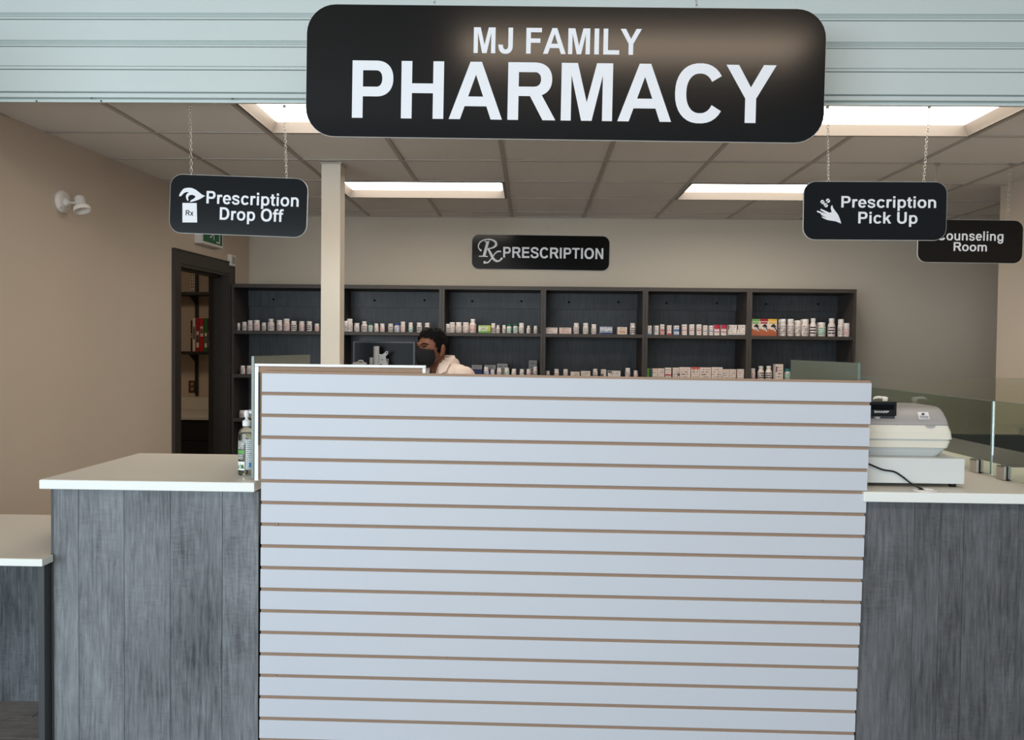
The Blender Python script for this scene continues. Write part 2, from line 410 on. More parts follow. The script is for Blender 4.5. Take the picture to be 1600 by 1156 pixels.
def union(polys):
    """merge overlapping flat polygons into one clean triangulation (no coplanar overlaps)"""
    from mathutils.geometry import delaunay_2d_cdt
    vs = []; fs = []
    for p in polys:
        if len(p) == 4: p = hull(p)
        if len(p) < 3: continue
        n = len(p); a = sum(p[i][0] * p[(i + 1) % n][1] - p[(i + 1) % n][0] * p[i][1] for i in range(n))
        if a < 0: p = p[::-1]
        fs.append(list(range(len(vs), len(vs) + n))); vs += [Vector(q) for q in p]
    big = max(max(abs(v.x), abs(v.y)) for v in vs); k = 1000 / big
    r = delaunay_2d_cdt([v * k for v in vs], [], fs, 0, 1e-3)
    ov, of, src = r[0], r[2], r[5]
    return [v / k for v in ov], [tuple(f) for f, o in zip(of, src) if o]
UN = {}
def letters(t, x0, x1, base, cap, k, root, m=None, y=-.0019, name='letter'):
    adv = 0; rec = []; rec_off = {}
    for ch in t:
        a, g = GLY[ch]
        if g: rec.append((ch, [[(x + adv, z) for x, z in p] for p in g])); rec_off[id(rec[-1][1])] = adv
        adv += a
    xs = [x for c, g in rec for p in g for x, z in p]; lo, hi = min(xs), max(xs)
    for ch, g in rec:
        key = ch
        if key not in UN:
            a0 = GLY[ch][1]
            UN[key] = union(a0) if len(a0) > 1 else ([Vector(q) for q in a0[0]], [tuple(range(len(a0[0])))])
        sh_ = rec_off[id(g)]
        v, f = UN[key]
        MB().add([(k * (x0 + (p.x + sh_ - lo) / (hi - lo) * (x1 - x0)), y, k * (base + p.y / 716 * cap)) for p in v], f).obj(name, m or M_vinyl, root)
def polys_mb(polys, y, mb=None):
    mb = mb or MB()
    if len(polys) > 1:
        v, f = union(polys)
        mb.add([(p.x, y, p.y) for p in v], f)
        return mb
    for p in polys:
        n = len(p); a = sum(p[i][0] * p[(i + 1) % n][1] - p[(i + 1) % n][0] * p[i][1] for i in range(n))
        if a < 0: p = p[::-1]
        mb.add([(x, y, z) for x, z in p], [tuple(range(n))])
    return mb
def scale_polys(pl, k, dx=0, dz=0): return [[((x + dx) * k, (z + dz) * k) for x, z in p] for p in pl]

# ------------------------------------------------------------------ the room shell
CEIL = 2.67
BACK = 7.03
def wx(y): return -2.44 - .055 * (BACK - y)          # the wall on the drop-off side runs slightly skew
def struct(mb, name, m, **k): return mb.obj(name, m, kind='structure', **k)

# back wall with a light paint, right alcove and nib wall
struct(MB().box(-2.44, 4.9, BACK, BACK + .12, 0, 2.78), 'wall_back', M_wallb)
struct(MB().box(3.15, 3.29, 2.3, 5.62, 0, 2.78), 'wall_right', M_wall)
struct(MB().box(4.7, 4.82, 2.3, BACK, 0, 2.78), 'wall_alcove', M_wall)
# wall on the drop-off side, with a doorway
D0, D1, DH = 5.78, 6.60, 2.13     # opening
def skew_box(mb, y0, y1, t0, t1, z0, z1):
    """box that follows the skew wall: t = distance from its face (positive into the room)"""
    v = [(wx(y) + t, y, z) for z in (z0, z1) for y in (y0, y1) for t in (t0, t1)]
    return mb.add(v, [(0, 2, 3, 1), (4, 5, 7, 6), (0, 1, 5, 4), (2, 6, 7, 3), (0, 4, 6, 2), (1, 3, 7, 5)])
mb = MB(); skew_box(mb, 2.3, D0, -.14, 0, 0, 2.78); skew_box(mb, D1, BACK, -.14, 0, 0, 2.78); skew_box(mb, D0, D1, -.14, 0, DH, 2.78)
struct(mb, 'wall_left', M_wall)
# storeroom beyond the doorway
struct(MB().box(-5.1, -2.60, 8.40, 8.5, 0, 2.7), 'wall_storeroom', M_wall)
struct(MB().box(-5.2, -5.1, 4.4, 8.5, 0, 2.7).box(-5.2, -2.72, 4.3, 4.4, 0, 2.7), 'wall_storeroom_side', M_wall)
struct(MB().box(-2.60, -2.56, 7.15, 8.5, 0, 2.7), 'wall_storeroom_end', M_wall)
struct(MB().box(-5.2, -2.6, 4.3, 8.5, 2.70, 2.75), 'ceiling_storeroom', M_tile)

# door lining
door = MB()
skew_box(door, D0 - .09, D0, 0, .018, 0, DH + .09); skew_box(door, D1, D1 + .085, 0, .018, 0, DH + .09); skew_box(door, D0, D1, 0, .018, DH, DH + .09)
dr = struct(door, 'door_1', M_frame)
mb = MB(); skew_box(mb, D0, D0 + .02, -.145, .01, 0, DH); skew_box(mb, D1 - .02, D1, -.145, .01, 0, DH); skew_box(mb, D0 + .02, D1 - .02, -.145, .01, DH - .02, DH)
mb.obj('jamb', M_frame, dr)
mb = MB(); skew_box(mb, D0 + .02, D0 + .035, -.10, -.05, 0, DH - .02); skew_box(mb, D1 - .035, D1 - .02, -.10, -.05, 0, DH - .02); skew_box(mb, D0 + .02, D1 - .02, -.10, -.05, DH - .035, DH - .02)
mb.obj('door_stop', M_frame, dr)
mb = MB(); skew_box(mb, D0 - .098, D0 - .09, 0, .024, 0, DH + .098); skew_box(mb, D1 + .085, D1 + .093, 0, .024, 0, DH + .098); skew_box(mb, D0 - .09, D1 + .085, 0, .024, DH + .09, DH + .098)
mb.obj('casing_edge', M_frame, dr)
# open door leaf folded back into the storeroom
mb = MB().box(-3.44, -2.64, D0 - .045, D0 - .002, .02, DH - .03)
mb.obj('door_leaf', M_frame, dr)

# floor: base and vinyl planks where they can be seen under the low counter
fl = struct(MB().box(-5.2, 4.9, -5.5, 8.5, -.12, -.006), 'floor', M_floorb)
pm = MB().cham(0, 1.22, .001, .181, -.006, 0, .0008).mesh('plank', M_floor)
for j in range(-1, 26):
    for i in range(-1, 6):
        x0 = -4.2 + i * 1.223 + (j * .43) % 1.223; y0 = 2.4 + j * .183
        if y0 > 6.9 or x0 > 3.0: continue
        if x0 < -2.9 and y0 > 2.3: x0 = max(x0, -4.2)
        put(pm, 'plank', fl, (x0, y0, 0))

# store ceiling in front and suspended ceiling behind the header
struct(MB().box(-5.2, 4.9, -2.2, 3.56, 3.95, 4.05), 'ceiling_shop', M_tile)
ce = struct(MB().box(-3.0, 4.9, 3.72, BACK + .05, 2.80, 2.84), 'ceiling', M_deck)
GX, GY, GS = -.176, 6.76, .61
cols = range(-4, 8); rows = range(-1, 5)            # row k spans GY - GS*(k+1) .. GY - GS*k
FIX = [(-1.396, 0, 3.71), (1.044, 0, 3.71), (-1.396, 0, 5.54), (1.044, 0, 5.54)]
def in_fix(x, y):
    return any(fx - .01 < x < fx + 1.21 and abs(y - fy) < .05 for fx, _, fy in FIX)
g = .012
tm = MB().cham(g, GS - g, g, GS - g, 0, .016, .002).mesh('ceiling_tile', M_tile)
tm2 = MB().cham(g, GS - g, g, .27 - .005, 0, .016, .002).mesh('ceiling_tile', M_tile)
for k in rows:
    for c in cols:
        x = GX + GS * c; y = GY - GS * (k + 1)
        if in_fix(x, y) or y < 3.6: continue
        put(tm2 if k == -1 else tm, 'ceiling_tile', ce, (x, y, CEIL + .004 + random.uniform(0, .0012)))
for c in range(-4, 9):
    x = GX + GS * c
    cuts = sorted(fy for fx, _, fy in FIX if abs(fx + .61 - x) < .05)
    y = 3.72
    for fy in cuts + [None]:
        e = BACK if fy is None else fy + .008
        if e > y + .05: MB().box(x - g, x + g, y, e, CEIL - .001, CEIL + .03).obj('grid_bar', M_grid, ce)
        if fy is not None: y = fy + .61 - .008
for k in range(-1, 5):
    y = GY - GS * (k + 1)
    for c in cols:
        x = GX + GS * c
        MB().box(x + g, x + GS - g, y - g * .75, y + g * .75, CEIL - .0005, CEIL + .03).obj('cross_bar', M_grid, ce)
mb = MB(); mb.box(-2.44, 3.9, BACK - .022, BACK - .001, CEIL - .003, CEIL + .02); mb.obj('wall_angle', M_grid, ce)

# recessed troffers
for n, (fx, _, fy) in enumerate(FIX):
    lab = ['recessed ceiling troffer above the Drop Off sign, half behind the big PHARMACY board',
           'recessed ceiling troffer behind the Prescription Pick Up sign chains, beside the PHARMACY board',
           'recessed ceiling troffer beside the cream post, further back in the dispensary',
           'recessed ceiling troffer further back, its end hidden by the Prescription Pick Up sign'][n]
    t = empty('ceiling_light', (fx, fy, CEIL), lab, 'light', 'recessed ceiling troffers')
    W_, H_, d = 1.22 - .02, .61 - .02, .058
    mb = MB(); o = .012; i = .035
    mb.box(o, W_ + .008, o, o + .018, -.002, .012).box(o, W_ + .008, H_ - .012 + .012, H_ + .012, -.002, .012).box(o, o + .018, o, H_, -.002, .012).box(W_ - .01, W_ + .008, o, H_, -.002, .012)
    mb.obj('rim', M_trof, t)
    x0, x1, y0, y1 = o + .018, W_ - .01, o + .018, H_
    v = [(x0, y0, 0), (x1, y0, 0), (x1, y1, 0), (x0, y1, 0), (x0 + .022, y0 + .004, d), (x1 - .022, y0 + .004, d), (x1 - .022, y1 - .008, d), (x0 + .022, y1 - .008, d)]
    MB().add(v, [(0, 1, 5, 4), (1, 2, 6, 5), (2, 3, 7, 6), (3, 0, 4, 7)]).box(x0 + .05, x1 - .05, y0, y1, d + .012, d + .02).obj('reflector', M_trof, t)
    MB().cham(x0 + .022, x1 - .022, y0 + .004, y1 - .008, d - .006, d + .004, .003).obj('diffuser', M_lens, t)

# header of painted steel siding over the opening
Y0 = 3.60
hd = MB().box(-3.2, 3.9, Y0 + .03, Y0 + .12, 2.70, 3.95)
hd = struct(hd, 'wall_header', M_headd)
def plank_prof(z0, z1, grooves):
    p = [(Y0 + .03, z0), (Y0 + .002, z0), (Y0, z0 + .002)]
    for gz in grooves:
        p += [(Y0, gz - .003), (Y0 + .006, gz - .001), (Y0 + .006, gz + .001), (Y0 - .0015, gz + .004)]
    p += [(Y0, z1 - .002), (Y0 + .002, z1), (Y0 + .03, z1)]
    return p
zb_shift = 0
def zh(py): return at(300, py, Y0).z
rows_ = [(zh(143.5), zh(109.5), ()), (zh(108.3), zh(73.5), (zh(104.5),)) , (zh(72.5), zh(31), (zh(70), zh(67), zh(64.5))), (zh(29.8), zh(-12), (zh(27), zh(24), zh(21.5))), (zh(-13), zh(-56), (zh(-16), zh(-19))), (zh(-57), zh(-100), (zh(-60), zh(-63))), (zh(-101), zh(-146), (zh(-104),)), (zh(-147), zh(-190), (zh(-150),))]
for z0, z1, gr in rows_:
    MB().extx(plank_prof(z0, z1, gr), -3.2, 3.9).obj('siding_plank', M_head, hd)
zb = zh(160.5)
p = [(Y0 + .12, 2.69), (Y0 + .028, 2.69), (Y0 + .028, zb + .004), (Y0 - .002, zb), (Y0 - .002, zb + .008), (Y0 + .02, zb + .010), (Y0 + .02, zb + .019), (Y0 - .004, zb + .021), (Y0 - .004, zh(147)), (Y0 + .004, zh(146.6)), (Y0 + .022, zh(146)), (Y0 + .022, zh(143.6)), (Y0 + .12, 2.72)]
MB().extx(p, -3.2, 3.9).obj('bottom_rail', M_head, hd)
for px_, py_ in ((143, 155.5), (363, 156.5), (158, 159.8), (1133 / 1, 160), (57, 160)):
    q = at(px_, py_ - 2, Y0 - .004)
    MB().lathe([(.004, 0), (.004, .003), (.002, .004)], 8, axis=(0, -1, 0)).obj('screw', M_headd, hd, (q.x, Y0 - .003, q.z))

# slim cream post
po = empty('support_post', (-1.285, 4.98, 0), 'slim cream painted square post rising to the suspended ceiling', 'post')
MB().cham(0, .118, 0, .118, 0, CEIL, .004).obj('shaft', M_post, po)
MB().box(-.006, .124, -.006, .124, CEIL - .012, CEIL - .001).obj('collar', M_grid, po)
MB().box(-.01, .128, -.01, .128, 0, .09).obj('base_trim', M_post, po)

# ------------------------------------------------------------------ slatwall display in front
SY = 2.84
sl = empty('slatwall_display', (0, SY, 0), 'white slatwall display panel with brown grooves standing before the dispensary counter', 'display panel')
xl, xr = at(405.5, 850, SY).x, at(1342, 850, SY).x
top_z = at(880, 587, SY).z
pit = .0766
sl.rotation_euler.y = R(.28)
sl.location = ((xl + xr) / 2, SY, 0)
hw = (xr - xl) / 2
def extra(z): return .004 + .0215 * max(0, min(1, (z - .1) / 1.3))          # panel edge is cut slightly out of plumb
hR = lambda z: hw - .010 + extra(z) * 1.35
MB().prism([(-hw, .02), (hR(0), .02), (hR(top_z), top_z), (-hw, top_z)], .008, .019).obj('backing_board', M_mdf, sl)
zt = top_z - .008
k = 0
while zt > .06:
    z1, z0 = zt, max(zt - .0655, .02)
    pr = [(0 + .0015, z0), (0, z0 + .0015), (0, z1 - .0015), (.0015, z1), (.0055, z1), (.0055, z0)]
    MB().extx(pr, -hw, hR(z1)).obj('slat', M_slat, sl)
    MB().extx([(.0055, z0 + .0005), (.0055, z1 - .0005), (.0082, z1 - .0005), (.0082, z0 + .0005)], -hw, hR(z1) - .0005).obj('slat_core', M_mdf, sl)
    zt -= pit; k += 1
for px_, py_ in ((692, 787), (431, 819), (993, 793), (697, 1025), (997, 1032), (430, 1057), (1291, 799), (1284, 937)):
    q = at(px_, py_, SY + .006)
    MB().lathe([(.0042, 0), (.0042, .002), (.002, .0035)], 10, axis=(0, -1, 0)).obj('screw', M_alu, sl, (q.x - sl.location.x, .0078, q.z + (q.x - sl.location.x) * math.tan(R(.28))))

# second board behind it, with white edging
bx0, bx1 = at(397.5, 700, SY + .024).x, at(665, 572, SY + .024).x
bz = at(530, 569.5, SY + .024).z
bk = empty('edged_back_board', (0, SY + .024, 0), 'brown board with white edge trim standing just behind the slatwall, rising slightly above it', 'panel')
MB().box(bx0 + .012, bx1 - .010, .006, .018, 1.075, bz - .010).obj('board', M_mdf, bk)
MB().cham(bx0, bx1, 0, .0205, bz - .009, bz, .0015).obj('top_trim', M_trimw, bk)
MB().cham(bx0, bx0 + .014, 0, .0205, 1.073, bz - .0095, .0015).obj('side_trim', M_trimw, bk)
MB().cham(bx1 - .011, bx1, 0, .0205, 1.073, bz - .0095, .0015).obj('side_trim', M_trimw, bk)
MB().box(bx0 + .014, bx0 + .017, -.002, 0, 1.2, bz - .03).obj('edge_gap', M_shadow, bk)

# ------------------------------------------------------------------ counters
CT = 1.07
def plank_front(parent, xs, y, z0, z1, m, back=.012):
    for a, b in zip(xs, xs[1:]):
        MB().cham(a + .0006, b - .0006, y, y + back, z0, z1, .0008).obj('plank', m, parent)
def cabinet(name, x0, x1, y0, y1, z1, xs, m, label):
    c = empty(name, (0, 0, 0), label, 'counter')
    MB().box(x0 + .002, x1 - .002, y0 + .0125, y1, .0, z1).obj('carcass', M_lamp, c)
    plank_front(c, xs, y0, .012, z1 - .001, m)
    return c
lx = lambda px: at(px, 960, 2.86).x
lc = cabinet('drop_off_counter', -1.69, -.965, 2.86, 3.52, CT - .034, [-1.69] + [lx(v) for v in (123, 194, 266, 347)] + [-.955], M_lam,
             'tall drop-off counter clad in weathered grey wood-look boards, on the doorway side')
MB().box(-1.700, -1.6905, 2.862, 3.52, .012, CT - .034).obj('end_panel', M_lamp, lc)
mb = MB().cham(-1.725, -.962, 2.833, 3.57, CT - .032, CT, .0025)
ct = mb.obj('countertop', M_tope, label='cream countertop slab with pale edge on the drop-off counter', cat='countertop')
MB().box(-1.722, -.964, 2.836, 3.567, CT, CT + .0008).obj('surface', M_top, ct)

XS = at(1347.5, 785, SY).x + .002
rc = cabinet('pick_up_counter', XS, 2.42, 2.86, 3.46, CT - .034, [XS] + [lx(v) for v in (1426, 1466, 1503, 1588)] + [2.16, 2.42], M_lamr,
             'tall pick-up counter clad in weathered grey wood-look boards, under the cash register')
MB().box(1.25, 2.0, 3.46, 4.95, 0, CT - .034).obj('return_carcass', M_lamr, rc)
mb = MB().cham(XS, 2.45, 2.833, 3.50, CT - .034, CT, .0025)
ctr = mb.obj('countertop', M_tope, label='cream countertop slab with pale edge on the pick-up counter, carrying the register', cat='countertop')
MB().box(XS + .002, 2.447, 2.836, 3.499, CT, CT + .0008).obj('surface', M_top, ctr)
MB().cham(1.20, 2.05, 3.501, 4.98, CT - .034, CT, .0025).obj('return_slab', M_tope, ctr)
MB().box(1.202, 2.048, 3.503, 4.977, CT, CT + .0008).obj('return_surface', M_top, ctr)

# work counter between them (behind the slatwall) and island
wk = empty('work_counter', (0, 0, 0), 'dark dispensing work counter hidden behind the slatwall, between both tall counters', 'counter')
MB().box(-.95, 1.11, 2.90, 3.50, 0, .87).obj('carcass', M_lamp, wk)
MB().cham(-.955, 1.115, 2.885, 3.52, .871, .90, .002).obj('worktop', M_top, wk)
isl = empty('island_counter', (0, 0, 0), 'dark island counter behind the pharmacist, carrying the monitor', 'counter')
MB().box(-1.12, -.71, 5.32, 5.80, 0, 1.12).obj('carcass', M_lamp, isl)
MB().cham(-1.14, -.69, 5.30, 5.82, 1.121, 1.15, .002).obj('worktop', M_top, isl)

# low counter with knee space
lo = empty('low_counter', (0, 0, 0), 'low desk-height counter with open knee space, beside the tall drop-off counter', 'counter')
LZ = .80
MB().cham(-2.62, -1.7015, 2.79, 3.52, LZ - .025, LZ, .002).cham(-1.703, -1.689, 2.79, 2.857, LZ - .025, LZ, .002).obj('worktop', M_tope, lo)
MB().box(-2.618, -1.7022, 2.793, 3.517, LZ, LZ + .0008).box(-1.7022, -1.691, 2.793, 2.855, LZ, LZ + .0008).obj('surface', M_top, lo)
MB().cham(-1.724, -1.7015, 2.822, 3.50, 0, LZ - .026, .001).obj('end_panel', M_lamp, lo)
MB().cham(-2.60, -2.576, 2.822, 3.50, 0, LZ - .026, .001).obj('end_panel', M_lamp, lo)
xs = [-2.576, -2.30, -2.10, -1.925, -1.724]
plank_front(lo, xs, 3.46, .0, LZ - .026, M_lam, .018)

# ------------------------------------------------------------------ glass screens
def glass(name, x0, x1, y0, y1, z0, z1, label, group=None, m=None):
    t = empty(name, (0, 0, 0), label, 'glass screen', group)
    MB().box(x0, x1, y0, y1, z0, z1).obj('pane', m or M_glass, t)
    if x1 - x0 < y1 - y0:
        xm = (x0 + x1) / 2; e = .0012
        MB().box(x0, x1, y0 - e, y0 - .0002, z0, z1).obj('front_edge', M_gedge, t)
        MB().box(x0, x1, y0, y1, z1 + .0002, z1 + e).obj('top_edge', M_gedge, t)
    return t
def clip(t, x, y, z, along='Y'):
    m = MB().cham(-.018, -.005, -.026, .026, 0, .055, .005)
    o = m.obj('clamp', M_alu, t, (x, y, z))
    MB().cham(.005, .018, -.026, .026, 0, .055, .005).obj('clamp', M_alu, t, (x, y, z))
    MB().box(-.0051, .0051, -.024, .024, 0, .008).obj('gasket', M_blk, t, (x, y, z))
gl = glass('glass_screen', -.990, -.981, 2.885, 3.62, CT + .009, 1.512, 'tall tinted glass side screen behind the slatwall corner, by the hand sanitiser bottle', m=M_frost)
clip(gl, -.9855, 3.20, CT + .001); clip(gl, -.9855, 3.45, CT + .001)
gr_ = glass('glass_screen', XS - .0105, XS - .0015, 2.885, 3.62, .93, 1.512, 'tall tinted glass side screen rising behind the slatwall corner, by the cash register', m=M_frost)
for y in (3.1, 3.4): MB().cham(XS - .022, XS - .011, y - .02, y + .02, .95, 1.0, .002).obj('clamp', M_alu, gr_)
g1 = glass('glass_screen', 1.80, 1.81, 2.60 + .26, 3.225, CT + .009, 1.365, 'low tinted glass screen on steel clamps at the frame edge, in front of its twin', 'low glass screens beside the register')
g2 = glass('glass_screen', 1.80, 1.81, 3.235, 4.86, CT + .009, 1.365, 'longer low tinted glass screen on steel clamps running back past the soap pump', 'low glass screens beside the register')
clip(g1, 1.805, 3.145, CT + .001); clip(g1, 1.805, 2.93, CT + .001)
clip(g2, 1.805, 3.335, CT + .001); clip(g2, 1.805, 4.6, CT + .001)
g3 = glass('glass_screen', 1.9, 3.13, 4.90, 4.91, 1.08, 1.405, 'low horizontal glass screen across the back, below the Counseling Room sign', m=M_glassl)
MB().box(1.9, 3.13, 4.90, 4.91, 1.4052, 1.4065).obj('top_edge', M_gedge, g3)
MB().box(2.06, 3.14, 4.86, 4.95, 0, CT).obj('half_wall', M_lamp, g3)
for x in (2.1, 2.9): MB().cham(x, x + .05, 4.887, 4.899, CT + .001, CT + .05, .003).obj('clamp', M_alu, g3)

# ------------------------------------------------------------------ hanging signs
def chain(mb, a, b, L=.020, r=.0012):
    a = Vector(a); b = Vector(b); n = max(2, int((b - a).length / (L * .72)))
    d = (b - a).normalized()
    ux = d.orthogonal().normalized(); uy = d.cross(ux)
    for i in range(n):
        c = a + (b - a) * ((i + .5) / n); s_ = ux if i % 2 else uy
        pts = [c + d * (L / 2 * math.sin(2 * math.pi * k / 8)) * (1 if 1 else 0) + s_ * (L * .27 * math.cos(2 * math.pi * k / 8)) for k in range(8)]
        mb.tube(pts, r, 4, True)
def board(root, w, h, r, th=.008):
    MB().prism(rrect(w, h, r), 0, th).obj('sign_board', M_edge, root)
    MB().prism(rrect(w - .003, h - .003, r - .0015), -.0012, -.0001).obj('black_face', M_black, root)
def sign(name, px, w, h, r, Y, tilt, label, yaw=0):
    p = at(px[0], px[1], Y)
    t = empty(name, p, label, 'sign'); t.rotation_euler = (0, R(tilt), R(yaw)); board(t, w, h, r); return t, p
def hang(t, p, hooks, tops, tilt):
    """hooks: local x,z on the board; tops: world points"""
    M = Matrix.Rotation(t.rotation_euler.z, 4, 'Z') @ Matrix.Rotation(t.rotation_euler.y, 4, 'Y'); Mi = M.inverted()
    for (hx, hz), tp in zip(hooks, tops):
        a = Vector((hx, .004, hz)); b = Mi @ (Vector(tp) - p)
        mb = MB(); chain(mb, a + Vector((0, 0, .004)), b); mb.obj('chain', M_chain, t)
        MB().tube([a + Vector((.006 * math.cos(q), -.006 + 0 * q, .006 * math.sin(q) - .004)) + Vector((0, .006, 0)) for q in [k * math.pi / 4 for k in range(8)]], .0013, 5, True).obj('hook', M_chain, t)
        MB().lathe([(.008, 0), (.008, .006), (.004, .010)], 8, c=tuple(b)).obj('ceiling_hook', M_chain, t)
# big sign
BY = 3.25; kk = at(1281, 116, BY).x - at(481, 116, BY).x; kk /= 800
big, bp = sign('pharmacy_sign', (881, 114.5), 811 * kk, 207 * kk, 46 * kk, BY, .50, 'large black rounded board reading MJ FAMILY PHARMACY in white, hung from chains')
def LZt(pl, name, root, m=M_vinyl, y=-.0019): return polys_mb(pl, y).obj(name, m, root)
letters('MJ FAMILY', -142, 120, 29.5, 40, kk, big)
letters('PHARMACY', -332, 330, -73.5, 89.5, kk, big)
hang(big, bp, [(-205 * kk, 101 * kk), (204 * kk, 101 * kk)], [(bp.x - 206 * kk, BY, 3.94), (bp.x + 205 * kk, BY, 3.94)], 0)
# drop off
DY = 3.66; kd = (at(480, 320, DY).x - at(265, 320, DY).x) / 215
do, dp = sign('drop_off_sign', (372.5, 321.5), 215 * kd, 91 * kd, 19 * kd, DY, 1.7, 'black hanging sign reading Prescription Drop Off beside a hand-and-paper icon')
letters('Prescription', -50, 94, 1.8, 19.3, kd, do)
letters('Drop Off', -28.5, 71, -22.5, 19.3, kd, do)
def zi(pts, ox, oy, sc, cx, cy, tilt=0, k=1):
    out = []
    for u, v in pts:
        x = u / sc + ox - cx; z = -(v / sc + oy - cy); a = R(tilt)
        out.append(((x * math.cos(a) - z * math.sin(a)) * k, (x * math.sin(a) + z * math.cos(a)) * k))
    return out
hand = [(228, 265), (238, 240), (250, 225), (262, 208), (280, 198), (310, 193), (345, 196), (380, 212), (410, 235), (435, 255), (462, 265), (450, 272), (430, 285), (400, 300), (370, 310), (325, 320), (335, 303), (360, 290), (375, 276), (368, 262), (345, 255), (320, 260), (308, 280), (312, 300), (310, 312), (297, 300), (290, 280), (290, 262), (300, 245), (318, 234), (295, 231), (270, 242), (256, 258), (245, 268), (235, 270)]
LZt([zi(hand, 240, 260, 5.714, 372.5, 321.5, 2.0, kd)], 'hand_icon', do)
LZt([zi([(258, 502), (390, 502), (386, 330), (258, 330)], 240, 260, 5.714, 372.5, 321.5, 1.7, kd)], 'paper_icon', do)
q = zi([(287, 440), (357, 440)], 240, 260, 5.714, 372.5, 321.5, 1.7, 1)
letters('Rx', q[0][0], q[1][0], q[0][1], 8.2, kd, do, M_ink, -.0024)
hang(do, dp, [(at(297, 277, DY).x - dp.x, 43 * kd), (at(446, 281, DY).x - dp.x, 43 * kd)], [at(297, 168, DY), at(444, 167.5, DY)], 1)
# pick up
ku = (at(1479, 330, DY).x - at(1255, 330, DY).x) / 224
pu, pp = sign('pick_up_sign', (1367, 329.5), 224 * ku, 92 * ku, 19 * ku, DY, -.1, 'black hanging sign reading Prescription Pick Up beside a hand-and-pills icon')
letters('Prescription', -53, 95, 5, 18, ku, pu)
letters('Pick Up', -26, 66.5, -19.8, 18.2, ku, pu)
hand2 = [(398, 420), (360, 405), (310, 398), (284, 388), (268, 378), (272, 374), (300, 382), (262, 362), (264, 356), (296, 368), (238, 345), (235, 337), (242, 335), (300, 358), (258, 330), (260, 323), (268, 325), (318, 348), (333, 345), (326, 318), (330, 302), (337, 298), (343, 318), (358, 338), (375, 360), (388, 388)]
LZt([zi(hand2, 1220, 250, 4.21, 1367, 329.5, 0, ku)], 'hand_icon', pu)
pl = []
for u, v in ((272, 278), (308, 269), (294, 299)):
    cx_, cz_ = zi([(u, v)], 1220, 250, 4.21, 1367, 329.5, 0, 1)[0]
    for s_ in (1, -1):
        a = R(40 + 90 * s_); dx, dz = .45 * math.cos(a), .45 * math.sin(a)
        pl += G_disc(cx_ + dx, cz_ + dz, 3.0, 40 if s_ > 0 else 220, 220 if s_ > 0 else 400, 10)
LZt(scale_polys(pl, ku), 'pill_icon', pu)
hang(pu, pp, [(at(1295, 289, DY).x - pp.x, 43.5 * ku), (at(1444, 287, DY).x - pp.x, 43.5 * ku)], [at(1293, 169, DY), at(1452, 168.5, DY)], 0)
# counseling
CY = 4.93; kc = (at(1598, 377, CY).x - at(1434, 377, CY).x) / 164
cs, cp = sign('counseling_sign', (1516, 377), 164 * kc, 68 * kc, 14 * kc, CY, .4, 'black hanging sign reading Counseling Room, half behind the Prescription Pick Up sign')
letters('Counseling', -51.5, 51.5, 1.2, 14.8, kc, cs)
letters('Room', -26, 26.2, -15.6, 14, kc, cs)
hang(cs, cp, [(at(1461, 345, CY).x - cp.x, 32 * kc), (at(1575, 344, CY).x - cp.x, 32 * kc)], [at(1463, 258.5, CY), at(1578, 258, CY)], 0)
for c in [o for o in cs.children if o.name.startswith('ceiling_hook')]:
    q = sum((v_.co for v_ in c.data.vertices), Vector()) / len(c.data.vertices)
    MB().box(-.014, .014, -.016, -.008, -.012, .012).obj('grid_clip', M_alu, cs, q)
# wall sign
WY = BACK - .012; kw = (at(952, 394, WY).x - at(737, 394, WY).x) / 215
ws, wp = sign('prescription_wall_sign', (844.5, 394.5), 215 * kw, 54 * kw, 11 * kw, WY, .4, 'black wall sign with script symbol and PRESCRIPTION lettering, above the shelving')
letters('PRESCRIPTION', -58.3, 98, -8.8, 16.8, kw, ws)
def rxp(pts): return [((u - 797) / 6.4, -(v - 253) / 6.4) for u, v in pts]
rx = G_stroke(rxp([(203, 242), (182, 225), (174, 195), (195, 155), (245, 132), (300, 132), (342, 152), (350, 185), (318, 212), (272, 222)]), [2.2, 1.8, 1.8, 1.9, 2.0, 2.4, 3.4, 4, 2.4, 1.4])
rx += G_disc(*rxp([(198, 240)])[0], 1.7)
rx += G_stroke(rxp([(268, 152), (250, 225), (232, 298)]), [4.2, 4.4, 4.4]) + G_stroke(rxp([(236, 150), (262, 156), (283, 150)]), 1.5) + G_stroke(rxp([(180, 300), (225, 299), (270, 301)]), 1.7)
rx += G_stroke(rxp([(272, 222), (298, 270), (325, 320), (360, 345), (392, 338), (410, 318)]), [3.0, 3.9, 3.9, 3.2, 2.4, 1.8]) + G_disc(*rxp([(408, 320)])[0], 1.8)
rx += G_stroke(rxp([(402, 248), (368, 250), (338, 275), (305, 325), (272, 360), (240, 362)]), [2.4, 2.4, 1.8, 1.8, 2.2, 2.6]) + G_disc(*rxp([(240, 360)])[0], 2.2)
LZt(scale_polys(rx, kw), 'script_symbol', ws)

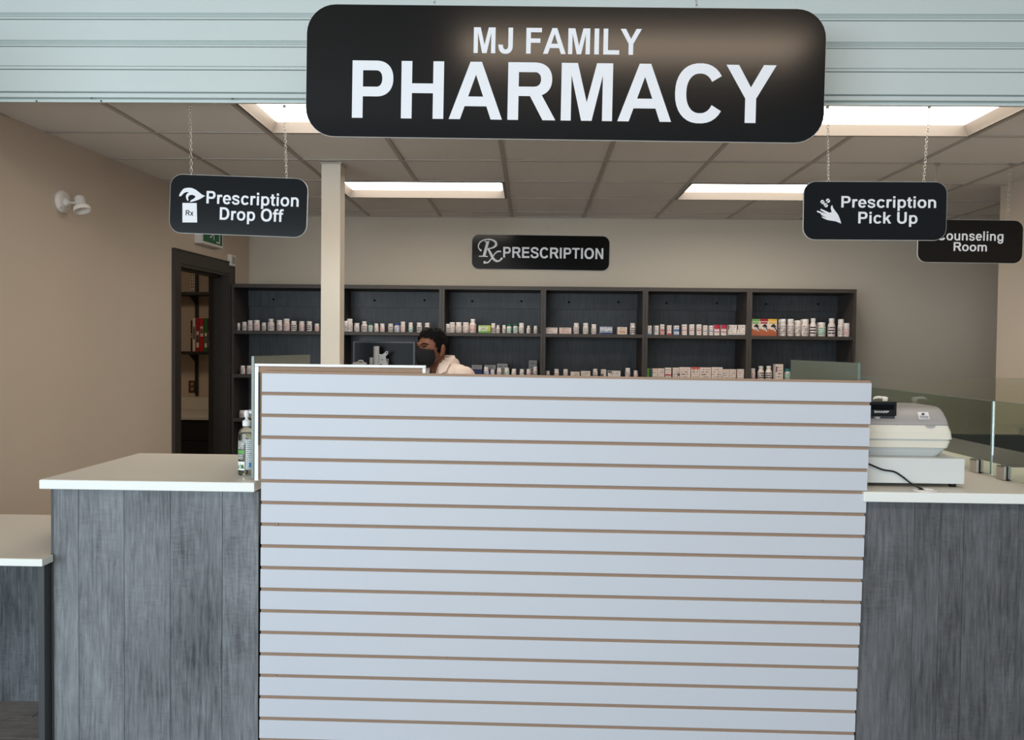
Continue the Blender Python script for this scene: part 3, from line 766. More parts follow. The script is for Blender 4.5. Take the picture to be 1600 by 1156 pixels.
# ------------------------------------------------------------------ dark shelving units along the back wall
FY = 6.65
ex = [at(v, 517, FY).x for v in (361.5, 529, 690, 848.5, 1008, 1170.5, 1337.5)]
ex[0] = -2.452
TOPZ = at(850, 447.5, FY).z
SH = [at(850, 521, FY).z, 1.316, .955, .60, .25]         # shelf top surfaces
ORD = ['first', 'second', 'third', 'fourth', 'fifth', 'sixth']
bays = ['first bay, beside the storeroom doorway', 'second bay, beside the cream post', 'third bay', 'fourth bay', 'fifth bay', 'last bay, below the Pick Up sign']
for i in range(6):
    a, b = ex[i] + .0006, ex[i + 1] - .0006
    lab = ['dark shelving unit at the storeroom doorway end', 'dark shelving unit behind the monitor and cream post', 'dark shelving unit behind the pharmacist, third from the doorway',
           'dark shelving unit under the end of the PRESCRIPTION wall sign, holding only a few packs', 'dark shelving unit holding the row of small upright cartons, second from the far end', 'dark shelving unit at the far end, with three runner cartons and big bottles'][i]
    u = empty('shelving_unit', (a, FY, 0), lab, 'shelving', 'dark shelving units along the back wall')
    W_ = b - a; T = .021; D = BACK - .004 - FY
    for x in (0, W_ - T): MB().box(x, x + T, 0, D, 0, TOPZ).obj('side_panel', M_case, u)
    MB().box(T, W_ - T, 0, D, TOPZ - .030, TOPZ).obj('top_panel', M_case, u)
    MB().box(T, W_ - T, D - .012, D, .08, TOPZ - .031).obj('back_panel', M_caseb, u)
    MB().box(T, W_ - T, .02, .04, 0, .08).obj('plinth', M_case, u)
    for z in SH: MB().box(T, W_ - T, .004, D - .013, z - .028, z).obj('shelf', M_case, u)
    MB().box(T, W_ - T, D - .030, D - .013, TOPZ - .165, TOPZ - .031).obj('hanging_rail', M_caseb, u)
    for fx in (.27, .78):
        MB().lathe([(.010, 0), (.010, .001)], 10, axis=(0, -1, 0)).obj('screw_cap', M_hole, u, (W_ * fx, D - .030, TOPZ - .105 + (.004 if fx > .5 else 0)))

# ------------------------------------------------------------------ stock on the shelves
def prof_mesh(kind):
    """unit pill bottle: radius .5, height 1 -> body, cap, label"""
    if kind == 'wide':
        b = [(.44, 0), (.5, .03), (.5, .66), (.47, .72), (.40, .76), (.40, .80)]; c = [(.44, .79), (.45, .80), (.45, .985), (.42, 1.0)]; l = (.10, .62)
    elif kind == 'neck':
        b = [(.44, 0), (.5, .03), (.5, .58), (.46, .66), (.34, .74), (.31, .78), (.31, .82)]; c = [(.35, .815), (.36, .82), (.36, .985), (.33, 1.0)]; l = (.10, .56)
    else:
        b = [(.44, 0), (.5, .04), (.5, .60), (.47, .68), (.42, .72), (.42, .76)]; c = [(.44, .76), (.455, .77), (.455, .98), (.43, 1.0)]; l = (.09, .58)
    body = MB().lathe(b, 18).mesh('bottle_body', M_bot); body.polygons.foreach_get
    caps = {k: MB().lathe(c, 18).mesh('bottle_cap', m) for k, m in (('w', M_cap), ('g', M_capg), ('b', M_capb), ('t', M_capt))}
    labs = {k: MB().lathe([(.502, l[0]), (.506, l[0] + .005), (.506, l[1] - .005), (.502, l[1])], 18).mesh('bottle_label', m) for k, m in (('1', M_lab1), ('2', M_lab2), ('3', M_lab3), ('4', M_lab4), ('5', M_lab5))}
    return body, caps, labs
def inbay(c, r):
    for a, b in zip(ex, ex[1:]):
        if a <= c < b: return min(max(c, a + .0235 + r), b - .0235 - r)
    return c
PB = {k: prof_mesh(k) for k in ('wide', 'neck', 'mid')}
def bottle(x0, x1, ytop, ybot, kind, cap='w', lab='1', label='', group='', dy=.07, z=None, Y=None):
    Y = Y or FY + dy
    p0 = at(x0, ybot, FY + dy); p1 = at(x1, ybot, FY + dy)
    h = (at((x0 + x1) / 2, ytop, FY + dy).z) - z
    wdt = (p1.x - p0.x) * .97
    cxw = inbay((p0.x + p1.x) / 2, wdt / 2)
    t = empty('pill_bottle', (cxw, FY + dy, z + .0006), label, 'bottle', group)
    t.scale = (wdt, wdt, h); t.rotation_euler.z = R(random.uniform(-25, 25))
    b, c, l = PB[kind]
    put(b, 'body', t); put(c[cap], 'cap', t); put(l[lab], 'label_sticker', t)
    return t
def cname(c): return tuple(c)
def carton(x0, x1, ytop, ybot, bands, label, group, dy=.03, z=None, depth=.05, base=(230, 216, 206), ink=(110, 90, 90), rows=4, dens=.5, name='medicine_carton', rz=0):
    """bands: (u0,u1,v0,v1,rgb) flat printed areas on the front"""
    Y = FY + dy
    p0 = at(x0, ybot, Y); p1 = at(x1, ybot, Y); W_ = p1.x - p0.x - .001; h = at((x0 + x1) / 2, ytop, Y).z - z
    p0.x = inbay(p0.x + W_ / 2, W_ / 2) - W_ / 2
    t = empty(name, (p0.x, Y, z + .0006), label, 'box', group); t.rotation_euler.z = R(rz)
    MB().cham(0, W_, 0, depth, 0, h, .0012).obj('carton_body', mat('carton_%d_%d_%d' % cname(base), base, .5), t)
    MB().box(W_ * .08, W_ * .92, -.0006, 0, h * .1, h * .9).obj('printed_text', PM(base, ink, rows, dens), t)
    for u0, u1, v0, v1, c in bands:
        MB().box(W_ * u0, W_ * u1, -.0012, 0, h * v0, h * v1).obj('printed_band', mat('print_%d_%d_%d' % cname(c), c, .5), t)
    MB().box(.002, W_ - .002, depth * .5 - .0006, depth * .5 + .0006, h, h + .0004).obj('lid_seam', M_shadow, t)
    return t
_pm = {}
def PM(base, ink, rows, dens):
    k = (base, ink, rows, dens)
    if k not in _pm: _pm[k] = print_mat('carton_print_%d' % len(_pm), base, ink, rows, dens)
    return _pm[k]

TH = ['first', 'second', 'third', 'fourth', 'fifth', 'sixth', 'seventh', 'eighth', 'ninth', 'tenth', 'eleventh', 'twelfth', 'thirteenth', 'fourteenth']
SHORTB = ['in the bay beside the doorway', 'in the bay beside the post', 'in the bay behind the pharmacist', 'in the fourth bay', 'in the fifth bay', 'in the last bay']
def size_word(h): return 'tall' if h > 18.5 else 'medium' if h > 13.5 else 'small'
# upper shelf: (kind, x0, x1, ytop, ybot, cap/label or carton data) with source-zoom numbers turned into picture positions
def Z1(u): return 340 + u / 5.714
def Z2(u): return 520 + u / 5.714
def Z3(u): return 700 + u / 6.154
def Z4(u): return 940 + u / 6.154
def Z5(u): return 1150 + u / 6.8
def vy(v, s): return 430 + v / s
U = [[] for _ in range(6)]
for u0, u1, t_, kd_ in ((175, 202, 427, 'mid'), (217, 262, 417, 'wide'), (268, 316, 404, 'mid'), (323, 378, 401, 'wide'), (393, 435, 423, 'mid'), (446, 507, 389, 'neck'), (527, 580, 401, 'mid'), (588, 645, 389, 'wide'), (655, 706, 410, 'wide'), (727, 777, 411, 'wide'), (794, 843, 412, 'wide'), (866, 908, 433, 'mid')):
    U[0].append(('b', Z1(u0), Z1(u1), vy(t_, 5.714), kd_, 'w', random.choice('1125')))
for u0, u1, t_, kd_, c, l in ((68, 117, 408, 'wide', 'w', '1'), (124, 179, 390, 'wide', 'w', '1'), (190, 240, 428, 'mid', 'w', '1'), (254, 310, 412, 'neck', 'w', '5'), (315, 358, 431, 'wide', 'g', '3'), (368, 410, 432, 'mid', 'w', '1'), (421, 464, 432, 'mid', 'w', '2'), (492, 541, 433, 'wide', 'w', '5'), (549, 598, 430, 'wide', 'b', '4'), (604, 648, 415, 'mid', 'w', '2'), (674, 716, 423, 'mid', 'w', '3'), (748, 796, 424, 'mid', 'w', '5'), (820, 866, 426, 'mid', 'w', '5')):
    U[1].append(('b', Z2(u0), Z2(u1), vy(t_, 5.714), kd_, c, l))
for u0, u1, t_, kd_, c, l in ((-38, 8, 468, 'mid', 'w', '5'), (13, 70, 453, 'wide', 'w', '1'), (73, 134, 453, 'wide', 'w', '1'), (140, 203, 453, 'wide', 'w', '1'), (206, 272, 422, 'neck', 'w', '2')):
    U[2].append(('b', Z3(u0) + (0 if u0 > 0 else 0), Z3(u1), vy(t_, 6.154), kd_, c, l))
U[2].append(('c', Z3(293), Z3(409), vy(482, 6.154), 'green and white flat carton', [(0, 1, 0, .22, (96, 168, 60)), (.78, 1, .2, 1, (190, 200, 70)), (0, .78, .82, 1, (170, 205, 120))], (228, 230, 200), (120, 130, 90)))
for u0, u1, t_, kd_, c, l in ((413, 457, 462, 'mid', 'w', '5'), (462, 500, 480, 'neck', 'w', '5'), (521, 558, 480, 'mid', 'w', '5'), (565, 611, 473, 'wide', 'g', '3'), (625, 671, 470, 'wide', 'g', '3'), (681, 733, 460, 'mid', 'w', '1'), (755, 797, 486, 'neck', 'w', '1'), (823, 862, 486, 'mid', 'w', '1')):
    U[2].append(('b', Z3(u0), Z3(u1), vy(t_, 6.154), kd_, c, l))
U[3].append(('c', Z3(920), Z3(1033), vy(503, 6.154), 'flat pinkish-white carton', [(0, 1, .9, 1, (200, 190, 180))], (232, 212, 200), (120, 100, 90)))
U[3].append(('c', Z3(1070), Z3(1187), vy(503, 6.154), 'flat pinkish-white carton with faint print', [(0, 1, .9, 1, (196, 184, 174))], (230, 205, 192), (160, 110, 90)))
for u0, u1, t_, kd_ in ((1206, 1260, 460, 'wide'), (1297, 1350, 460, 'mid'), (1378, 1428, 472, 'mid')):
    U[3].append(('b', Z3(u0), Z3(u1), vy(t_, 6.154), kd_, 'w', '1'))
U[3].append(('c', Z3(1463), Z3(1580), vy(492, 6.154), 'blue and white flat carton', [(0, 1, 0, .22, (38, 58, 110)), (0, 1, .32, .38, (60, 80, 130)), (0, 1, .9, 1, (120, 130, 150))], (222, 222, 228), (90, 100, 120)))
U[3].append(('c', Z4(152), Z4(246), vy(499, 6.154), 'small beige carton with orange print', [(.2, .8, .25, .42, (210, 150, 110))], (230, 208, 192), (180, 130, 100)))
U[3].append(('b', Z4(272), Z4(326), vy(461, 6.154), 'wide', 'w', '5'))
red = (188, 40, 66)
for u0, u1, t_, d_, bd, ink in ((434, 475, 485, 'blue and white', [(0, 1, .0, .12, (90, 150, 180))], (80, 110, 140)), (505, 550, 485, 'grey and white', [(0, .12, 0, 1, (60, 60, 66))], (120, 110, 110)), (566, 606, 473, 'pink', [(0, 1, .38, .5, (170, 70, 80)), (0, 1, 0, .35, (205, 150, 145))], (140, 90, 90)), (633, 673, 482, 'white, red-footed', [(0, 1, 0, .15, (200, 70, 80)), (0, 1, .4, .46, (210, 110, 110))], (120, 110, 110)),
    (697, 746, 485, 'pale blue', [(0, 1, .35, .6, (70, 110, 180)), (0, 1, 0, .1, (120, 150, 200))], (90, 110, 150)), (777, 822, 473, 'white, crimson-striped', [(0, 1, .42, .48, red)], (150, 120, 120)), (847, 893, 473, 'white, crimson-striped', [(0, 1, .42, .48, red)], (150, 120, 120)), (916, 961, 473, 'white, crimson-striped', [(0, 1, .42, .48, red)], (150, 120, 120)),
    (979, 1018, 482, 'white, navy-striped', [(0, 1, .38, .44, (60, 70, 110))], (80, 80, 90)), (1033, 1074, 484, 'white, blue-striped', [(0, 1, .38, .46, (80, 100, 160)), (0, .1, 0, 1, (60, 70, 110))], (80, 90, 120)), (1084, 1134, 478, 'red-topped white', [(0, 1, .62, 1, red), (0, 1, .3, .36, red)], (150, 120, 120)), (1151, 1201, 478, 'red-topped white', [(0, 1, .62, 1, red), (0, 1, .3, .36, red)], (150, 120, 120)),
    (1219, 1300, 478, 'squarish white', [(0, .1, .55, .95, (50, 44, 42)), (0, 1, 0, .08, (70, 80, 90))], (150, 130, 110)), (1310, 1389, 478, 'squarish white', [(0, .1, .55, .95, (50, 44, 42)), (0, 1, 0, .08, (70, 80, 90))], (150, 130, 110))):
    U[4].append(('c', Z4(u0), Z4(u1), vy(t_, 6.154), d_ + (' upright carton' if u1 - u0 < 60 else ' carton'), bd, (234, 222, 214), ink))
for u0, u1, c in ((165, 254, (120, 170, 90)), (255, 342, (170, 40, 50)), (343, 437, (230, 180, 60))):
    U[5].append(('r', Z5(u0), Z5(u1), vy(466, 6.8), {120: 'green-topped', 170: 'dark red-topped', 230: 'yellow-topped'}[c[0]], c))
for u0, u1, t_, kd_, l in ((467, 532, 466, 'wide', '1'), (548, 617, 466, 'wide', '1'), (627, 690, 480, 'wide', '1'), (695, 775, 468, 'wide', '1'), (783, 855, 458, 'neck', '5'), (870, 950, 502, 'wide', '3'), (975, 1055, 459, 'neck', '5'), (1080, 1148, 468, 'mid', '1'), (1163, 1232, 510, 'mid', '2')):
    U[5].append(('b', Z5(u0), Z5(u1), vy(t_, 6.8), kd_, 'w', l))
CAPW = {'w': 'white', 'g': 'green-capped', 'b': 'blue-capped', 't': 'teal-capped'}
LABW = {'1': 'white', '2': 'pink-print', '3': 'green-label', '4': 'blue-label', '5': 'black-print'}
def place_row(i, row, z, where, grp):
    for n, it in enumerate(row):
        pos = '%s item from the doorway end' % TH[n] if n < len(TH) else ''
        if it[0] == 'b':
            _, x0, x1, yt, kd_, c, l = it
            hgt = (at(x0, yt, FY).z - z) / 6.65 * F
            d = '%s %s%s pill bottle' % (size_word(hgt), (CAPW[c] + ' ') if c != 'w' else '', LABW[l] if not (c != 'w' and LABW[l] == 'white') else 'white')
            bottle(x0, x1, yt, yt + 10, kd_, c, l, '%s, %s item, %s %s' % (d, TH[n], where, SHORTB[i]), grp, z=z)
        elif it[0] == 'c':
            _, x0, x1, yt, d, bd, base, ink = it
            carton(x0, x1, yt, yt + 8, bd, '%s, %s item, %s %s' % (d, TH[n], where, SHORTB[i]), grp, z=z, base=base, ink=ink)
        else:
            _, x0, x1, yt, d, c = it
            t = carton(x0, x1, yt, yt + 8, [(0, 1, .86, 1, c), (.08, .92, .72, .82, c), (0, 1, 0, .2, (176, 96, 62))], '%s upright carton with dark runner motif, last bay, upper shelf' % d, 'runner cartons', z=z, base=(238, 222, 208), ink=(150, 120, 100), rows=7, dens=.2)
            W_ = at(x1, 500, FY + .03).x - at(x0, 500, FY + .03).x; h = at(x0, yt, FY + .03).z - z
            pl = [[(x, .60 + (zz - .60) * W_ / h) for x, zz in p] for p in G_disc(.60, .62, .19) + G_disc(.40, .55, .11) + G_disc(.78, .52, .10) + G_ring(.62, .25, .17, .17, .05, .05, 200, 520, 14, 2) + G_stroke([(.70, .45), (.86, .2), (.95, -.05)], .10, 4)]
            polys_mb([[(x * W_, zz * h) for x, zz in p] for p in pl], -.0016).obj('runner_motif', M_ink, t)
            polys_mb([[(x * W_, zz * h) for x, zz in p] for p in [[(0, .2), (1, .2), (1, .24), (.1, .42), (0, .42)]]], -.0014).obj('printed_sweep', mat('print_rust', (190, 100, 60), .5), t)
for i in range(6):
    place_row(i, U[i], SH[0], 'upper shelf', 'stock on the upper shelf')
# bottles one row further back in the last bay
for n, (u0, u1, t_) in enumerate(((443, 500, 470), (540, 590, 468), (612, 660, 482), (678, 740, 470), (858, 915, 504))):
    bottle(Z5(u0), Z5(u1), vy(t_, 6.8), 520, 'wide', 'w', '1', 'white pill bottle peeking out %s, last bay, upper shelf' % (['beside the yellow-topped carton', 'behind the second big bottle', 'behind the third big bottle', 'behind the fourth big bottle', 'behind the green-label bottle'][n]), 'back row in the last bay', dy=.17, z=SH[0])

# second shelf
Lw = [[] for _ in range(6)]
for u0, u1 in ((204, 248), (259, 304), (311, 352)): Lw[0].append(('b', Z1(u0), Z1(u1), vy(807, 5.714), 'wide', 'w', '1'))
Lw[2].append(('c', Z3(228), Z3(328), vy(864, 6.154), 'small grey and navy carton', [(0, 1, 0, .45, (40, 52, 100))], (150, 150, 152), (70, 70, 90)))
def low_row():
    for u0, u1, t_, kd_, c, l in ((176, 210, 888, 'mid', 'w', '1'), (343, 392, 885, 'wide', 'w', '4'), (408, 449, 906, 'mid', 'w', '1'), (468, 515, 893, 'wide', 'w', '1'), (540, 590, 890, 'wide', 'w', '3'), (610, 658, 900, 'wide', 'w', '1'), (688, 733, 903, 'wide', 'w', '1'), (754, 799, 902, 'wide', 'w', '2'), (818, 864, 879, 'wide', 'w', '1')):
        yield ('b', Z3(u0), Z3(u1), vy(t_, 6.154), kd_, c, l)
Lw[2] = list(low_row())
for u0, u1, t_, kd_ in ((933, 977, 919, 'mid'), (1020, 1066, 902, 'wide'), (1107, 1153, 904, 'wide')): Lw[3].append(('b', Z3(u0), Z3(u1), vy(t_, 6.154), kd_, 'w', '1'))
Lw[3].append(('c', Z3(1180), Z3(1266), vy(929, 6.154), 'low flat cream carton', [], (226, 210, 196), (150, 130, 120)))
Lw[3].append(('c', Z3(1280), Z3(1369), vy(922, 6.154), 'flat cream carton', [], (230, 214, 200), (150, 130, 120)))
for u0, u1, t_ in ((1391, 1438, 901), (1473, 1520, 905)): Lw[3].append(('b', Z3(u0), Z3(u1), vy(t_, 6.154), 'wide', 'w', '1'))
Lw[3].append(('c', Z4(-4), Z4(45), vy(907, 6.154), 'narrow white carton', [(0, .5, .2, .5, (80, 76, 74))], (232, 220, 210), (120, 110, 100)))
Lw[3].append(('c', Z4(62), Z4(182), vy(920, 6.154), 'long white carton with black mark', [(0, .3, .75, .95, (40, 38, 40))], (232, 222, 212), (120, 110, 100)))
Lw[3].append(('b', Z4(226), Z4(276), vy(893, 6.154), 'wide', 'w', '1')); Lw[3].append(('b', Z4(306), Z4(351), vy(917, 6.154), 'mid', 'w', '2'))
for u0, u1, t_, d_, bd in ((425, 480, 897, 'dark green', [(0, .35, 0, 1, (120, 160, 60)), (.35, 1, 0, 1, (24, 80, 50))]), (483, 539, 897, 'pinkish-white', [(0, 1, .8, 1, (225, 190, 180))]), (541, 604, 897, 'plain pale', []), (611, 671, 890, 'red-cornered', [(0, 1, .3, .42, (190, 60, 70))]), (686, 750, 890, 'dark-cornered', [(.7, 1, .3, .5, (70, 66, 70))]), (754, 855, 885, 'wide cream', [(.1, .5, .38, .44, (90, 80, 80))]), (861, 945, 885, 'red-striped cream', [(0, 1, .86, 1, (220, 90, 70))]), (947, 1053, 887, 'wide cream, dark-lined', [(.1, .5, .36, .42, (80, 76, 76))]), (1057, 1165, 885, 'wide pinkish', [(0, .2, .4, .44, (120, 90, 90))]), (1167, 1228, 905, 'small low pinkish', []), (1231, 1292, 905, 'small low cream', []), (1305, 1370, 904, 'separate small pinkish', [])):
    Lw[4].append(('c', Z4(u0), Z4(u1), vy(t_, 6.154), d_ + ' carton', bd, (232, 214, 202), (130, 110, 110)))
for u0, u1, t_, kd_, c, l in ((153, 205, 990, 'mid', 'w', '2'), (230, 297, 965, 'neck', 'w', '5'), (313, 380, 965, 'neck', 'w', '5')): Lw[5].append(('b', Z5(u0), Z5(u1), vy(t_, 6.8), kd_, c, l))
Lw[5].append(('c', Z5(412), Z5(503), vy(945, 6.8), 'upright cream carton with magenta stripe', [(.12, .28, .5, .85, (120, 40, 90)), (0, .12, 0, 1, (200, 190, 186))], (232, 218, 204), (140, 120, 120)))
Lw[5].append(('b', Z5(513), Z5(577), vy(995, 6.8), 'wide', 't', '3')); Lw[5].append(('b', Z5(593), Z5(672), vy(984, 6.8), 'wide', 'w', '2'))
for i in range(6):
    if Lw[i]: place_row(i, Lw[i], SH[1], 'middle shelf', 'stock on the middle shelf')
for u0, u1, t_, c, nm in ((228, 328, 863, (40, 52, 100), 'grey and navy carton behind the bottles beside the pharmacist, middle shelf'), (348, 460, 864, (40, 60, 120), 'blue-edged grey carton behind a blue-label bottle, middle shelf'), (472, 574, 851, (120, 116, 114), 'taller plain grey carton behind two white caps, middle shelf'), (776, 855, 819, (110, 108, 108), 'tallest upright grey carton, standing at the divider on the middle shelf')):
    carton(Z3(u0), Z3(u1), vy(t_, 6.154), 580, [(0, 1, 0, .62, c)] if c[0] < 60 else [], nm, 'grey cartons on the middle shelf', dy=.16, z=SH[1], base=(150, 150, 150), ink=(90, 90, 96))
# third shelf, two bottles at the doorway end
bottle(374, 382.5, 641, 656, 'wide', 'w', '1', 'white pill bottle standing alone on the third shelf, bay beside the doorway', 'bottles on the third shelf', z=SH[2])
bottle(388, 396, 640, 656, 'wide', 'w', '1', 'white pill bottle on the third shelf, behind the sanitiser pump', 'bottles on the third shelf', z=SH[2])

# ------------------------------------------------------------------ storeroom seen through the doorway
SBY = 8.40
rb = at(277, 470, SBY).x; 
shx0 = -4.4; shx1 = -2.72
for n, (py, nm) in enumerate(((456, 'dark wall shelf high up in the storeroom'), (549, 'dark wall shelf carrying the reference books'))):
    z = at(300, py, SBY - .25).z
    t = empty('wall_shelf', (shx0, SBY - .26, z), nm, 'shelf')
    MB().cham(0, shx1 - shx0, 0, .255, -.03, 0, .002).obj('shelf_board', M_stand, t)
    bx_ = at(308, py, SBY).x - shx0
    for x in (bx_, bx_ - .9): MB().extx([(.06, -.031), (.25, -.031), (.25, -.12), (.235, -.115)], x - .008, x + .008).obj('bracket', M_stand, t)
    SHZ = z
xs_ = at(310, 500, SBY).x; RB = at(300, 618, 8.37).z - .02
for x in (xs_, xs_ - .9):
    t = empty('shelf_standard', (x, SBY, .02), 'slotted metal shelf standard on the storeroom wall ' + ('behind the books' if x == xs_ else 'hidden beside the doorway'), 'bracket')
    MB().box(-.028, .0, -.022, -.001, RB, 2.62).obj('rail', M_stand, t)
    mb = MB()
    MB().box(-.075, -.03, -.012, -.001, 2.10, 2.60).obj('pale_strip', mat('pale_strip', (240, 232, 214), .5), t)
    for q in range(14):
        for xx in (-.064, -.044): mb.box(xx - .004, xx + .004, -.0135, -.0121, 2.12 + q * .030, 2.136 + q * .030)
    o = mb.obj('slots', M_hole, t); o['kind'] = 'stuff'
bk_ = [(298, 300.8, .155, (40, 20, 20), .15), (300.8, 305.4, .17, (226, 214, 196), 1), (306, 312, .172, (160, 22, 28), .6), (312, 318.5, .172, (186, 20, 26), .38), (318.8, 324.6, .172, (36, 110, 44), .55), (325, 329.5, .172, (120, 24, 26), .6)]
cols_ = ['thin dark brown', 'cream-spined', 'dark red, long-labelled', 'bright red, short-labelled', 'green', 'maroon']
for (x0, x1, h, c, lf), nm in zip(bk_, cols_):
    Y = SBY - .245; a = at(x0, 500, Y).x; b = at(x1, 500, Y).x; h = (at(300, 497, Y).z - SHZ) * (.93 if nm[0] == 't' else 1)
    t = empty('book', (a, Y, SHZ + .0006), nm + ' book standing upright on the storeroom shelf', 'book', 'reference books on the storeroom shelf')
    W_ = b - a - .0015
    MB().cham(0, W_, 0, .20, 0, h, .002).obj('cover', mat('book_%d_%d_%d' % c, c, .5), t)
    MB().box(.003, W_ - .003, .006, .1985, h - .004, h + .0003).obj('pages', mat('paper', (225, 215, 195), .8), t)
    MB().box(W_ * .16, W_ * .84, -.0008, 0, h * (.12 if lf > .5 else .45), h * (.12 if lf > .5 else .45) + h * lf * .8).obj('spine_label', M_txtd, t)
kc_ = empty('storeroom_counter', (0, 0, 0), 'dark drawer cabinet with cream top and upstand in the storeroom', 'cabinet')
kz = at(300, 651, 7.55).z
MB().box(-4.6, -2.64, 7.58, 8.38, .0, kz - .03).obj('carcass', M_stand, kc_)
MB().cham(-4.6, -2.63, 7.55, 8.39, kz - .03, kz, .002).obj('worktop', M_top, kc_)
MB().cham(-4.6, -2.63, 8.37, 8.392, kz + .001, at(300, 620, 8.37).z, .002).obj('upstand', M_top, kc_)
for x in (-4.58, -3.92, -3.26):
    for z0, z1 in ((kz - .22, kz - .04), (kz - .50, kz - .23), (kz - .78, kz - .51)):
        MB().cham(x, x + .62, 7.562, 7.579, z0, z1, .002).obj('drawer', M_stand, kc_)
oz = at(301, 604, SBY)
ol = empty('wall_outlet', (oz.x, SBY, oz.z), 'brown double wall outlet above the storeroom counter', 'outlet')
MB().cham(-.04, .04, -.008, -.001, -.062, .062, .002).obj('plate', mat('brown_plate', (92, 62, 44), .4), ol)
for z in (-.026, .026):
    so = MB().lathe([(.019, 0), (.019, .003)], 14, axis=(0, -1, 0)).obj('socket', mat('beige_socket', (170, 150, 125), .4), ol, (0, -.008, z))
    MB().box(-.008, -.005, -.0036, -.003, -.006, .006).box(.005, .008, -.0036, -.003, -.006, .006).obj('slot', M_hole, so)

# ------------------------------------------------------------------ fittings on the drop-off side wall
def on_wall(px, py, t=0):
    d = ray(px, py)                       # solve X = wx(Y) + t
    k = (-2.44 - .055 * BACK + t) / (d.x - .055 * d.y)
    return Vector((d.x * k, d.y * k, EYE + d.z * k))
WA = math.atan(.055)
p = on_wall(96, 315)
sp = empty('wall_spotlight', p, 'small white swivel wall spotlight with oval base', 'light', rz=-WA)
mb = MB(); secs = []
for xx, k in ((.0, 1), (.010, 1), (.020, .9), (.024, .75)):
    secs.append([Vector((xx, .062 * k * math.cos(q * math.pi / 12), .062 * k * math.sin(q * math.pi / 12))) for q in range(24)])
mb.loft(secs).obj('base_plate', M_wp, sp)
MB().lathe([(.020, 0), (.024, .004), (.024, .014), (.014, .022), (.010, .028)], 16, c=(.022, 0, -.002), axis=(1, -.05, -.05)).obj('swivel', M_wp, sp)
MB().tube([(.045, 0, -.004), (.075, -.002, -.007), (.092, -.004, -.006)], .006, 8).obj('arm', M_wp, sp)
MB().cham(.0, .006, -.045, -.038, -.045, -.038, .001).obj('screw', M_alu, sp, (.022, 0, 0))
ax = Vector((.30, -.16, -.92)).normalized()
c0 = Vector((.105, -.004, .028))
hd_ = MB().lathe([(.0, .0), (.020, .001), (.023, .008), (.024, .046), (.030, .054), (.040, .062), (.043, .070), (.043, .088), (.039, .088), (.036, .076), (.028, .070), (.0, .068)], 24, c=c0, axis=ax)
lh = hd_.obj('lamp_head', M_wp, sp)
for k in range(4):
    a = R(90 * k + 20)
    q = ax.to_track_quat('Z', 'Y'); v = q @ Vector((math.cos(a), math.sin(a), 0))
    MB().tube([c0 + v * .0235 + ax * .006, c0 + v * .0235 + ax * .045], .0035, 6).obj('fin', M_wp, lh)

p = on_wall(302, 372)
e0 = on_wall(300.5, 372).y; 
es = empty('exit_sign', (wx(6.02), 6.02, 0), 'white-cased green exit sign on the side wall, mostly behind the Drop Off sign', 'sign', rz=-WA)
ezb = at(313, 379, 6.03).z - .004
MB().cham(0, .060, 0, .36, ezb, ezb + .20, .004).obj('case', M_wp, es)
MB().box(.060, .0615, .018, .342, ezb + .018, ezb + .182).obj('green_face', M_green, es)
run = G_disc(.19, .155, .011) + G_stroke([(.185, .138), (.18, .115), (.17, .095)], .022, 3) + G_stroke([(.17, .095), (.195, .075), (.192, .045)], .012, 3) + G_stroke([(.17, .095), (.155, .068), (.128, .060)], .012, 3) + G_stroke([(.182, .132), (.205, .118), (.222, .124)], .009, 3) + G_stroke([(.182, .132), (.158, .125), (.146, .105)], .009, 3)
run2 = [[(.235, .03), (.30, .03), (.30, .165), (.235, .165), (.235, .155), (.288, .155), (.288, .04), (.235, .04)]]
for nm, pl in (('running_figure', run), ('door_symbol', run2)):
    v, f = union([[(y, z) for y, z in p_] for p_ in pl])
    MB().add([(.0622, q.x, ezb + q.y) for q in v], f).obj(nm, M_vinyl, es)
p = on_wall(358.5, 407)
ts = empty('door_sensor', (p.x, p.y, p.z), 'small white square sensor box above the corner of the door frame', 'sensor', rz=-WA)
MB().cham(0, .035, -.045, .045, -.045, .045, .004).obj('case', M_wp, ts)
MB().cham(.035, .038, -.028, .028, -.028, .028, .001).obj('grille_plate', M_grid, ts)

# ------------------------------------------------------------------ on the drop-off counter: sanitiser bottle
q = atz(385.5, 742, CT)
q = Vector((q.x - .0, q.y, CT + .001))
sb = empty('sanitiser_bottle', q, 'clear pump bottle of hand sanitiser with aloe label on the drop-off counter', 'bottle', rz=R(12))
def ovs(prof, kx, ky, seg=24):
    return [[Vector((r * kx * math.cos(2 * math.pi * k / seg), r * ky * math.sin(2 * math.pi * k / seg), z)) for k in range(seg)] for r, z in prof]
MB().loft(ovs([(.9, 0), (1, .006), (1, .14), (.96, .155), (.8, .168), (.5, .178), (.38, .182)], .031, .024)).obj('body', M_clear, sb)
MB().loft(ovs([(.86, .004), (.93, .008), (.93, .13), (.9, .145), (.7, .155)], .031, .024)).obj('gel', mat('clear_gel', (225, 232, 226), .05, trans=1, ior=1.33), sb)
MB().lathe([(.0145, .181), (.0155, .183), (.0155, .200), (.011, .203), (.006, .205), (.0055, .222)], 18).obj('pump_collar', M_trimw, sb)
MB().lathe([(.008, .214), (.010, .217), (.010, .236), (.007, .240)], 14).tube([(.0, 0, .233), (.02, 0, .233), (.034, 0, .229), (.037, 0, .222)], [.006, .0055, .0048, .004], 8).obj('pump_head', M_trimw, sb)
